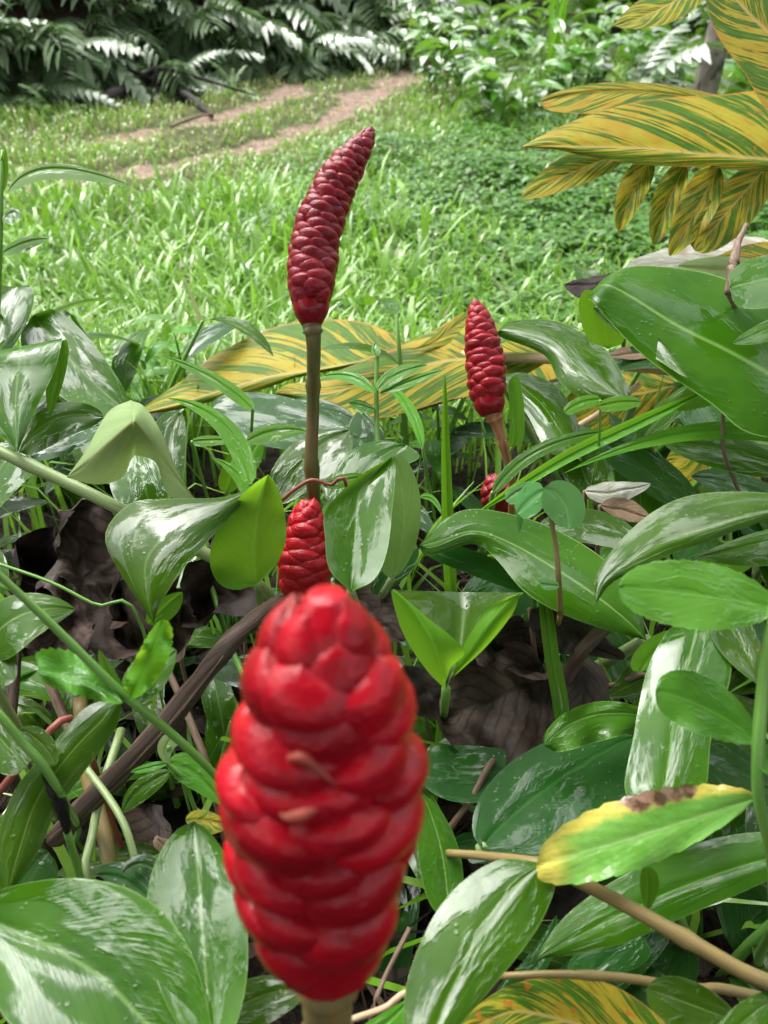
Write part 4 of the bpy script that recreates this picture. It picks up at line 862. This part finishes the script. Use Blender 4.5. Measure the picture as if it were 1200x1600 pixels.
p = Plant('variegated_plant', 'large yellow and green variegated shell ginger at the top right', 'plant', (1330, 700))
p.leaf([(1290, 258), ((1230, 150), (1200, 250), (1190, 268)), ((1120, 148), (1100, 242), (1110, 262)), ((1000, 158), (1000, 232), (1010, 258)), ((920, 180), (915, 230), (925, 246)), ((860, 205), (865, 228), (870, 234)), (812, 230)], .85, (-.05, -.75, 1), 'variegated_bright', nu=36, nv=8, cup=.006)
p.leaf([(1160, 168), (980, 142), (842, 160), (985, 128), (975, 180)], .90, (0, -.6, 1), 'variegated_leaf', prof=(.4, .5))
p.leaf([(985, 238), (905, 265), (815, 310), (890, 238), (905, 290)], .87, (0, -.6, 1), 'variegated_bright', prof=(.5, .7))
p.leaf([(1020, 248), (990, 300), (966, 362), (966, 292), (1004, 316)], .86, (.3, -.8, .8), 'variegated_bright', prof=(.45, .75), wav=.008, cup=-.012)
p.leaf([(1072, 256), (1043, 320), (1022, 383), (1018, 312), (1056, 338)], .85, (.3, -.8, .8), 'variegated_bright', prof=(.45, .75), wav=.008, cup=-.012)
p.leaf([(1124, 258), (1090, 325), (1046, 400), (1060, 314), (1108, 350)], .84, (.3, -.8, .8), 'variegated_bright', prof=(.45, .75), wav=.008, cup=-.012)
p.leaf([(1200, 258), (1148, 318), (1086, 392), (1112, 306), (1172, 350)], .85, (.3, -.8, .8), 'variegated_bright', prof=(.5, .55), wav=.004)
p.leaf([(1330, 160), ((1290, 50), (1260, 100), (1215, 180)), ((1240, -20), (1200, 50), (1160, 110)), ((1190, -60), (1160, 10), (1118, 50)), ((1150, -70), (1130, -30), (1100, -10)), (1090, -80)], .75, (.3, -.7, .8), 'variegated_bright', nu=30, nv=8)
p.leaf([(1110, -40), (1040, 10), (960, 40), (1020, -15), (1060, 30)], .95, (0, -.6, 1), 'variegated_bright')
p.leaf([(1260, 400), (1180, 405), (1090, 425), (1175, 380), (1180, 440)], .92, (0, -.4, 1), 'variegated_leaf')
a0, a1 = P(1290, 258, .85), P(1330, 160, .75); ftv = p.loc
tube('cane', [ftv-Vector((0, 0, .03)), (ftv+a0)*.5+Vector((.05, 0, 0)), a0+Vector((.03, 0, 0)), a1+Vector((.02, 0, .05))], [.012, .011, .009, .006], 'cane', p.t, 20, 9)

# right-hand ginger leaves
p = Plant('ginger_plant', 'ginger plant with a huge dark green leaf at the right edge', 'plant', (1290, 900))
p.leaf([(1330, 690), ((1290, 480), (1240, 610), (1180, 680)), ((1190, 455), (1150, 555), (1110, 630)), ((1100, 425), (1060, 510), (1010, 560)), ((1010, 415), (980, 460), (950, 500)), ((965, 422), (945, 445), (925, 470)), ((940, 438, .02), (925, 455, .02), (915, 468, .02))], .60, (.05, -.5, 1), 'ginger_leaf', nu=34, nv=8, cup=.012)
p.leaf([(920, 462), (1000, 500), (1075, 590), (975, 478), (985, 535)], .61, (-.6, -.5, .8), 'wet_leaf', prof=(.5, .8))
p.leaf([(935, 455), (942, 500), (950, 545), (905, 490), (976, 495)], .64, (0, -.9, .3), 'bright_leaf', prof=(.3, .25), under=True)
p.leaf([(1280, 420), (1200, 435), (1140, 450), (1190, 400), (1200, 480)], .58, (.1, -.3, 1), 'wet_leaf', prof=(.4, .4))
p.leaf([(1260, 490), (1200, 515), (1145, 536), (1198, 500), (1206, 532)], .55, (.1, -.2, 1), 'wet_leaf')
p.to_ground(P(1330, 690, .6), .007, 'cane')
p = Plant('ginger_plant', 'ginger plant with pale shining leaves right of the slim crimson spike', 'plant', (930, 800))
p.leaf([(775, 520), ((800, 502), (795, 515), (785, 528)), ((870, 502), (860, 535), (850, 555)), ((940, 540), (905, 575), (875, 598)), ((975, 590), (945, 605), (920, 625)), (990, 632)], .70, (.0, -.1, 1), 'wet_leaf', cup=.02, nu=30)
p.leaf([(780, 590), ((815, 582), (805, 598), (795, 615)), ((865, 600), (845, 630), (825, 650)), ((898, 645), (870, 665), (845, 690)), ((908, 690), (890, 698), (868, 712)), (910, 722)], .72, (.0, -.15, 1), 'wet_leaf', cup=.01, stalk=.004)
p.leaf([(990, 760), (950, 710), (880, 660), (900, 700), (980, 700)], .78, (0, -.3, 1), 'dark_leaf', stalk=.003)
p.to_ground(P(990, 632, .7), .004)

p = Plant('grass_tuft', 'long bright grass blade slanting up to the right', 'grass', (770, 850))
p.leaf([(740, 805), ((800, 758), (802, 764), (805, 770)), ((890, 700), (893, 709), (897, 719)), ((985, 655), (988, 664), (992, 674)), ((1050, 628), (1052, 634), (1055, 640)), (1120, 600)], .60, (-.2, -.7, .8), 'grass_leaf', cup=-.006, nu=36, stalk=.002, smat='green_stem')
p.leaf([(770, 770), (860, 695), (1010, 672), (856, 686), (864, 706)], .64, (0, -.4, 1), 'ginger_leaf', prof=(.3, .7), stalk=.002, smat='green_stem')
p.leaf([(882, 645), (905, 630), (938, 623), (900, 622), (908, 642)], .58, (0, -.4, 1), 'bright_leaf', prof=(.4, .3))
p.leaf([(935, 635), (970, 628), (1002, 628), (968, 618), (970, 642)], .58, (0, -.4, 1), 'bright_leaf', prof=(.4, .5))
p.leaf([(1050, 635), (1100, 612), (1150, 618), (1098, 602), (1105, 635)], .64, (0, -.4, 1), 'bright_leaf', prof=(.4, .5))
p.leaf([(1000, 690), (1040, 640), (1120, 575), (1020, 640), (1060, 650)], .68, (0, -.4, 1), 'ginger_leaf')
p.stem([(938, 625, .58), (938, 645, .585), (935, 700, .6), (925, 760, .64)], 2, 'green_stem')

p = Plant('ginger_plant', 'ginger plant with long narrow leaves at the right edge below the huge leaf', 'plant', (1180, 930))
p.leaf([(1260, 690), (1080, 675), (880, 740), (1070, 663), (1085, 690)], .60, (0, -.4, 1), 'grass_leaf', prof=(.5, 1.1))
p.leaf([(1260, 740), (1140, 705), (1035, 690), (1140, 680), (1130, 735)], .62, (.1, -.1, 1), 'wet_leaf', prof=(.6, .7), stalk=.003)
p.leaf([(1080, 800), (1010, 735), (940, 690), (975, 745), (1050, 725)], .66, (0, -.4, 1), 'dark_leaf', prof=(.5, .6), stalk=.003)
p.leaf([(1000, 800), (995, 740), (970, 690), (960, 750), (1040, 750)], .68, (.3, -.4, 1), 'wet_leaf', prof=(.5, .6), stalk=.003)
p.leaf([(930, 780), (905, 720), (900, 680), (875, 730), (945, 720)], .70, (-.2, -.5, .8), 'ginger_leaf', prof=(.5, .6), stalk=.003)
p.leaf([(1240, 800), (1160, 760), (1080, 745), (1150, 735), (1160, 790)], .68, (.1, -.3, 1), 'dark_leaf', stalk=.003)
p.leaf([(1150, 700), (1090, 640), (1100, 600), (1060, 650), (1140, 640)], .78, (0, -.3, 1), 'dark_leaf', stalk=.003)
p.stem([(1130, 635, .6), (1130, 700, .6), (1145, 745, .61), (1165, 790, .63)], 3, 'twig')

p = Plant('ginger_plant', 'ginger plant with a long arching leaf across the centre right', 'plant', (800, 1080))
p.leaf([(655, 852), ((690, 815), (680, 848), (675, 868)), ((740, 795), (740, 830), (735, 850)), ((830, 812), (800, 850), (770, 868)), ((910, 850), (870, 890), (820, 925)), ((960, 890), (930, 930), (880, 960)), ((1000, 950), (980, 970), (950, 985)), (1010, 1000)], .56, (0, -.3, 1), 'ginger_leaf', nu=36, nv=8, cup=.01, wav=.003)
p.leaf([(655, 855), (740, 882), (850, 930), (745, 862), (735, 898)], .585, (-.1, -.6, .8), 'dark_leaf', prof=(.5, .5))
p.leaf([(840, 830), (920, 820), (1000, 850), (920, 795), (925, 850)], .60, (0, -.2, 1), 'wet_leaf', prof=(.5, .5), stalk=.003)
p.leaf([(720, 970), (780, 905), (850, 900), (740, 900), (830, 960)], .62, (.1, -.3, 1), 'dark_leaf', prof=(.5, .4), stalk=.003)
p.leaf([(760, 1010), (840, 970), (920, 960), (830, 930), (850, 1010)], .64, (.1, -.3, 1), 'dark_leaf', stalk=.003)
p.leaf([(890, 970), (960, 1020), (990, 1100), (930, 1050), (990, 1000)], .66, (.1, -.3, 1), 'dark_leaf', stalk=.003)
p.to_ground(P(1010, 1000, .56), .005)

p = Plant('trefoil_weed', 'young trefoil weed with three rounded leaves on a thin stem', 'weed', (870, 1010))
p.stem([(850, 780, .50), (858, 800, .50), (868, 850, .505), (873, 905, .51), (876, 960, .53)], [3, 3.5, 4, 4.5, 4.5], 'stalk_olive')
p.to_ground(P(876, 960, .53), .002, 'stalk_olive')
p.leaf([(850, 762), (880, 785), (888, 826), (852, 800), (910, 775)], .50, (.3, -.7, .9), 'trefoil_leaf', prof=(.42, .45))
p.leaf([(850, 765), (830, 780), (808, 802), (820, 760), (842, 800)], .50, (-.2, -.6, .9), 'trefoil_leaf', prof=(.4, .35))
p.leaf([(846, 763), (815, 765), (790, 782), (812, 755), (818, 782)], .51, (-.2, -.6, .9), 'trefoil_leaf', prof=(.4, .35))
p.leaf([(820, 785), (815, 812), (812, 832), (808, 805), (820, 805)], .51, (0, -.9, .4), 'trefoil_leaf')
p.leaf([(874, 915), (858, 914), (844, 912), (858, 905), (858, 922)], .505, (0, -.4, 1), 'trefoil_leaf', prof=(.4, .3))

p = Plant('ginger_plant', 'young boat-shaped folded leaf right of the front cone', 'plant', (700, 1170))
# inner, shining side and the two outer flaps of the folded blade
p.leaf([(697, 1078), ((690, 1045), (702, 1040), (712, 1045)), ((655, 985, -.01), (718, 1020, .012), (748, 1000, -.01)), ((630, 935, -.01), (725, 960, .02), (790, 950, -.01)), ((618, 922), (725, 925, .02), (818, 926))], .50, (0, -.2, 1), 'wet_leaf', nu=26)
p.leaf([(697, 1078), ((665, 1045), (690, 1050, -.012), (703, 1045)), ((630, 990), (675, 1000, -.016), (725, 1015, -.01)), ((612, 930), (640, 945, -.008), (668, 965, -.008)), (616, 920)], .485, (-.2, -.9, .4), 'bright_leaf', nu=26, under=True)
p.leaf([(706, 1060), ((715, 1030), (735, 1020, -.01), (760, 1010)), ((738, 985), (765, 975, -.01), (800, 960)), ((770, 945), (790, 940), (812, 930)), (820, 924)], .485, (.3, -.9, .4), 'bright_leaf', nu=26, under=True)
p.to_ground(P(697, 1076, .49), .003, 'green_stem')

p = Plant('grass_tuft', 'wet narrow blade hanging down past the trefoil weed', 'grass', (870, 1180))
p.leaf([(838, 898), ((842, 950), (852, 950), (862, 950)), ((850, 1020), (862, 1022), (874, 1024)), ((862, 1090), (874, 1090), (887, 1088)), ((868, 1125), (878, 1125), (888, 1122)), (880, 1145)], .54, (0, -.8, .6), 'wet_leaf', nu=30, stalk=.002, smat='green_stem')

p = Plant('ginger_plant', 'ginger plant with a blotchy wet leaf pointing left at the right edge', 'plant', (1230, 1010))
p.leaf([(1290, 790), ((1200, 770), (1190, 800), (1190, 815)), ((1090, 772), (1090, 830), (1110, 845)), ((1020, 800), (1020, 855), (1050, 865)), ((960, 855), (970, 885), (990, 893)), ((930, 905), (940, 913), (955, 912)), (930, 944)], .50, (-.05, -.25, 1), 'wet_leaf', nu=32, nv=8, cup=.008, wav=.002)
p.leaf([(1270, 830), (1190, 848), (1090, 870), (1185, 830), (1200, 885)], .53, (.1, -.2, 1), 'wet_leaf', prof=(.5, .8))
p.leaf([(1180, 870), (1130, 880), (1080, 895), (1125, 858), (1140, 900)], .54, (.1, -.6, .8), 'bright_leaf', under=True)
p.leaf([(1120, 830), (1080, 850), (1060, 890), (1060, 840), (1105, 870)], .6, (.1, -.2, 1), 'dark_leaf')
p.stem([(1290, 790, .5), (1200, 850, .54), (1150, 890, .57), (1120, 920, .62)], 7, 'cane'); p.to_ground(P(1120, 920, .62), .004)

p = Plant('weed', 'weed with finely toothed leaves on a green stem at the right edge', 'weed', (1200, 1560))
p.stem([(1215, 900, .36), (1203, 985, .365), (1192, 1080, .37), (1185, 1170, .37), (1186, 1250, .375), (1205, 1340, .39), (1210, 1450, .42)], [7, 9, 10, 10, 9, 8, 8], n=30)
p.to_ground(P(1210, 1450, .42), .003, 'green_stem')
p.leaf([(1212, 950), (1090, 930), (966, 918), (1095, 876), (1080, 984)], .37, (0, -.4, 1), 'weed_leaf', prof=(.55, .5), serr=.07, nu=44, wav=.004)
p.leaf([(1187, 1160), (1105, 1108), (1024, 1080), (1118, 1062), (1090, 1148)], .38, (.1, -.4, 1), 'weed_leaf', prof=(.7, .45), serr=.04, nu=44, wav=.004)
p.leaf([(1182, 1245), (1020, 1300), (838, 1352), (1005, 1358), (1015, 1232)], .385, (0, -.4, 1), 'yellowing_leaf', prof=(.7, .45), serr=.09, nu=44, nv=8, wav=.006, label='yellowing leaf with a brown scorched patch')
p.leaf([(1188, 1160), (1200, 1190), (1230, 1215), (1185, 1200), (1225, 1180)], .37, (.1, -.4, 1), 'weed_leaf')
p.leaf([(1195, 1010), (1190, 1060), (1215, 1130), (1180, 1060), (1215, 1070)], .38, (.5, -.4, 1), 'weed_leaf')

p = Plant('ginger_plant', 'ginger plant with a broad upright leaf behind the toothed weed', 'plant', (1060, 1420))
p.leaf([(1035, 1250), ((978, 1240), (1040, 1240), (1098, 1240)), ((990, 1150), (1050, 1150), (1112, 1150)), ((1010, 1050), (1070, 1060), (1140, 1065)), ((1040, 990), (1088, 985), (1148, 975)), ((1060, 975, .02), (1095, 968, .02), (1148, 965, .02))], .46, (-.1, -.2, 1), 'wet_leaf', nu=30, nv=8, cup=.008)
p.leaf([(1130, 960), (1160, 1010), (1192, 1070), (1125, 1020), (1180, 985)], .48, (.2, -.2, 1), 'wet_leaf', prof=(.4, .7))
p.leaf([(1000, 1050), (1025, 1018), (1065, 985), (995, 1015), (1050, 1020)], .50, (-.2, -.6, .8), 'bright_leaf', under=True, prof=(.5, .4))
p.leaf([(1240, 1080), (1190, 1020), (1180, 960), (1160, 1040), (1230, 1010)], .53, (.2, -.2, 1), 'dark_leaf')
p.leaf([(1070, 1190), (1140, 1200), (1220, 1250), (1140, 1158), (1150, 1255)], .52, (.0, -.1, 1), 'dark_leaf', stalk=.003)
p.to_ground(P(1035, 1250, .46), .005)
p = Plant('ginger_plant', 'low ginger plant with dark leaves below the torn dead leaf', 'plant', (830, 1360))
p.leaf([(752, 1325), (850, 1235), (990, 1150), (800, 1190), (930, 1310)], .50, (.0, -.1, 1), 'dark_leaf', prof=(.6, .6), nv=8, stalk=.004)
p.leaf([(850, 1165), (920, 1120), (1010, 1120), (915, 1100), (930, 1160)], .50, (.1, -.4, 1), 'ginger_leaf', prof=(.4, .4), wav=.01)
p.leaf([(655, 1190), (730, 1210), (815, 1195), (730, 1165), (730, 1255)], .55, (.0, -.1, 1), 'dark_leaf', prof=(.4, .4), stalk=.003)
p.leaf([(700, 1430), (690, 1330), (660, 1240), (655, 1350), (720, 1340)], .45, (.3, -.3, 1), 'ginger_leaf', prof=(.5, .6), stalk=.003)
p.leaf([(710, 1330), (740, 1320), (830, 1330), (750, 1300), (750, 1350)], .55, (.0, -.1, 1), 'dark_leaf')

p = Plant('ginger_plant', 'ginger plant with two long glossy leaves on a slanting stem at bottom right', 'plant', (1150, 1700))
p.stem([(700, 1333, .45), (760, 1338, .43), (845, 1352, .40), (950, 1400, .385), (1060, 1460, .375), (1150, 1512, .37), (1230, 1555, .37), (1280, 1640, .40)], [6, 7, 9, 11, 12, 12, 12, 12], 'stalk_olive', n=30, nodes=9)
p.leaf([(850, 1348), ((775, 1345), (800, 1390), (868, 1380)), ((700, 1400), (755, 1450), (840, 1450)), ((650, 1490), (715, 1530), (780, 1530)), ((630, 1580), (680, 1610), (720, 1600)), (640, 1690)], .36, (-.05, -.2, 1), 'wet_leaf', nu=32, nv=8, cup=.006)
p.leaf([(1290, 1330), ((1200, 1300), (1190, 1345), (1180, 1385)), ((1080, 1320), (1070, 1385), (1075, 1430)), ((970, 1370), (970, 1430), (985, 1470)), ((890, 1425), (900, 1465), (910, 1490)), ((850, 1475), (855, 1488), (865, 1495)), (838, 1500)], .42, (.0, -.15, 1), 'wet_leaf', nu=32, nv=8, cup=.004)
p.leaf([(1010, 1355), (1012, 1390), (1010, 1425), (1000, 1385), (1030, 1385)], .40, (0, -.9, .3), 'ginger_leaf')
p.leaf([(1000, 1460), (960, 1490), (920, 1530), (890, 1500), (1000, 1510)], .46, (0, -.2, 1), 'dark_leaf')
p.to_ground(P(1280, 1640, .4), .005, 'stalk_olive')
p = Plant('ginger_plant', 'ginger plant with small leaves on a thin branch in the bottom right corner', 'plant', (1000, 1700))
p.stem([(780, 1525, .41), (870, 1522, .40), (980, 1528, .395), (1080, 1545, .39), (1130, 1545, .39), (1240, 1570, .4)], [5, 6, 7, 7, 8, 8], 'stalk_olive', n=24, nodes=8)
p.leaf([(1010, 1545), (1080, 1570), (1160, 1600), (1090, 1535), (1070, 1610)], .375, (.0, -.2, 1), 'ginger_leaf')
p.leaf([(1120, 1640), (1170, 1590), (1230, 1550), (1140, 1580), (1200, 1620)], .36, (.0, -.2, 1), 'ginger_leaf', prof=(.5, .4))
p.leaf([(780, 1560), (840, 1510), (870, 1430), (810, 1510), (850, 1520)], .45, (0, -.3, 1), 'dark_leaf')
p.to_ground(P(1240, 1570, .4), .004, 'stalk_olive')
p = Plant('variegated_plant', 'variegated leaf lying at the bottom edge right of the front cone', 'plant', (860, 1720))
p.leaf([(1120, 1690), ((1020, 1580), (1000, 1640), (960, 1700)), ((930, 1530), (900, 1600), (860, 1690)), ((830, 1530), (810, 1580), (790, 1660)), ((760, 1560), (750, 1600), (740, 1650)), (700, 1620)], .40, (0, -.2, 1), 'variegated_bright', nu=30, nv=8, stalk=.005)
p.leaf([(560, 1620), (600, 1600), (640, 1560), (585, 1590), (625, 1605)], .42, (0, -.3, 1), 'grass_leaf')

# dry bits at the right
p = Plant('fallen_leaf', 'bleached whitish fallen leaf under the variegated shell ginger', 'dead leaf', (1230, 620))
p.leaf([(1230, 395), (1100, 405), (960, 435), (1090, 375), (1080, 445)], .95, (0, -.2, 1), 'dead_leaf_white', prof=(.4, .5), crumple=.01, name='blade')
p.leaf([(1200, 420), (1130, 420), (1060, 415), (1130, 400), (1120, 455)], .90, (0, -.5, 1), 'pale_leaf', name='blade', under=True)
p.to_ground(P(1230, 395, .95), .005, 'tan_stalk', 'petiole')
p = Plant('fallen_leaf', 'brown-edged dying leaf poking out left of the huge leaf', 'dead leaf', (990, 640))
p.leaf([(985, 432), (930, 440), (880, 450), (930, 428), (935, 470)], .85, (0, -.4, 1), 'dead_leaf_brown', crumple=.008, name='blade', stalk=.003, smat='twig')
p.leaf([(1050, 545), (1000, 545), (950, 560), (1000, 530), (1000, 562)], .90, (0, -.4, 1), 'dead_leaf_tan', crumple=.01, name='blade')
p = Plant('dry_twig', 'dry curled brown twig hanging over the right edge leaves', 'twig', (1240, 640))
p.stem([(1166, 350, .62), (1152, 385, .61), (1145, 420, .6), (1138, 460, .6)], [3, 6, 8, 6], 'twig', lump=.4); p.to_ground(P(1138, 460, .6), .002, 'twig', mid=P(1190, 560, .75))

# weed at the upper left edge
p = Plant('weed', 'bright green weed with arching leaves at the upper left edge', 'weed', (-10, 560))
p.stem([(4, 235, .74), (2, 300, .74), (0, 380, .75), (-2, 450, .77), (-6, 540, .84)], [2.5, 3.5, 4, 4, 4]); p.to_ground(P(-6, 540, .84), .0025, 'green_stem')
p.leaf([(12, 300), (80, 262), (204, 290), (80, 255), (84, 281)], .74, (0, -.5, 1), 'bright_leaf', prof=(.6, .7), serr=.05, nu=44)
p.leaf([(4, 395), (40, 378), (76, 373), (38, 370), (42, 392)], .75, (0, -.4, 1), 'bright_leaf', serr=.05)
p.leaf([(4, 300), (5, 265), (8, 232), (-2, 265), (13, 265)], .74, (0, -.9, .4), 'bright_leaf')
p.leaf([(4, 345), (20, 330), (34, 340), (18, 325), (22, 352)], .74, (0, -.1, 1), 'wet_leaf')
p.leaf([(0, 430), (-20, 445), (-50, 440), (-20, 432), (-20, 458)], .76, (0, -.3, 1), 'bright_leaf')

# weeds behind, between the lawn and the leaves
WL = [blade_mesh('leaf', .07, .028, 'weed_leaf', .6, .2, 6, .6, .8), blade_mesh('leaf', .09, .03, 'weed_leaf', .9, .2, 6, .6, .8)]
for i, (px, py, lab) in enumerate(((300, 640, 'low leafy weed at the edge of the lawn left of the tall stalk'), (240, 620, 'small leafy weed behind the folded pale leaf'), (670, 720, 'small weed among the grass left of the slim spike'), (560, 700, 'small weed under the variegated leaf'), (860, 720, 'small weed behind the long slanting blade'), (1050, 720, 'small leafy weed in the gap under the huge leaf'))):
    g = G(px, py+60); t = thing('young_weed', lab, 'weed', g); h_ = .2
    tube('stem', [g, g+Vector((.01, 0, h_*.5)), g+Vector((0, .01, h_))], [.003, .0025, .0015], 'green_stem', t, 8, 6)
    for k_ in range(9):
        o = put('leaf', random.choice(WL), t); o.matrix_local = Matrix.Translation((0, 0, h_*(.35+.65*k_/8))) @ orient(k_*2.4, random.uniform(.0, .6), 0, random.uniform(.7, 1.1))
# plain ginger plants lower down, filling the thicket
GL = [blade_mesh('leaf', .20, .06, m_, .7+.2*i, .2, 9, .6, .75, .2*(i-1)) for i, m_ in enumerate(('dark_leaf', 'ginger_leaf', 'wet_leaf'))]
for i, (px, py, h_, lab) in enumerate(((60, 800, .22, 'low ginger plant in the shade under the diagonal cane'), (640, 830, .2, 'low ginger plant in the shade behind the broad glossy leaf'), (1000, 900, .16, 'low ginger plant shaded under the blotchy leaf'), (1120, 1150, .12, 'low shaded ginger plant behind the broad upright leaf'), (600, 1300, .08, 'low shaded ginger plant behind the front cone'), (1100, 1560, .08, 'low shaded ginger plant under the slanting stem'), (1150, 850, .2, 'low shaded ginger plant at the right under the narrow leaves'), (-60, 1000, .2, 'low ginger plant beyond the left edge'), (900, 780, .2, 'low ginger plant behind the whitish dry leaf'), (250, 760, .18, 'low ginger plant behind the pale folded leaf'), (1250, 1300, .14, 'low ginger plant beyond the right edge'),
    (230, 1120, .05, 'low dark ginger seedling beneath the left weed'), (330, 1060, .06, 'low ginger seedling right of the dry diagonal stalk'), (60, 1120, .07, 'low ginger seedling behind the long narrow leaf at left'), (290, 1300, .03, 'low ginger seedling in the gap left of the front cone'), (700, 1150, .05, 'low ginger seedling under the boat-shaped leaf'), (930, 1120, .05, 'low ginger seedling right of the curled brown dead leaf'), (960, 1500, .03, 'low ginger seedling under the yellowing leaf'))):
    g = G(px, py); clump(g.x, g.y, 3, lab, None, h_+.08, 5, .75 if 'seedling' not in lab else .5, 'low_ginger_plant' if 'seedling' not in lab else 'ginger_seedling', GL, .45)
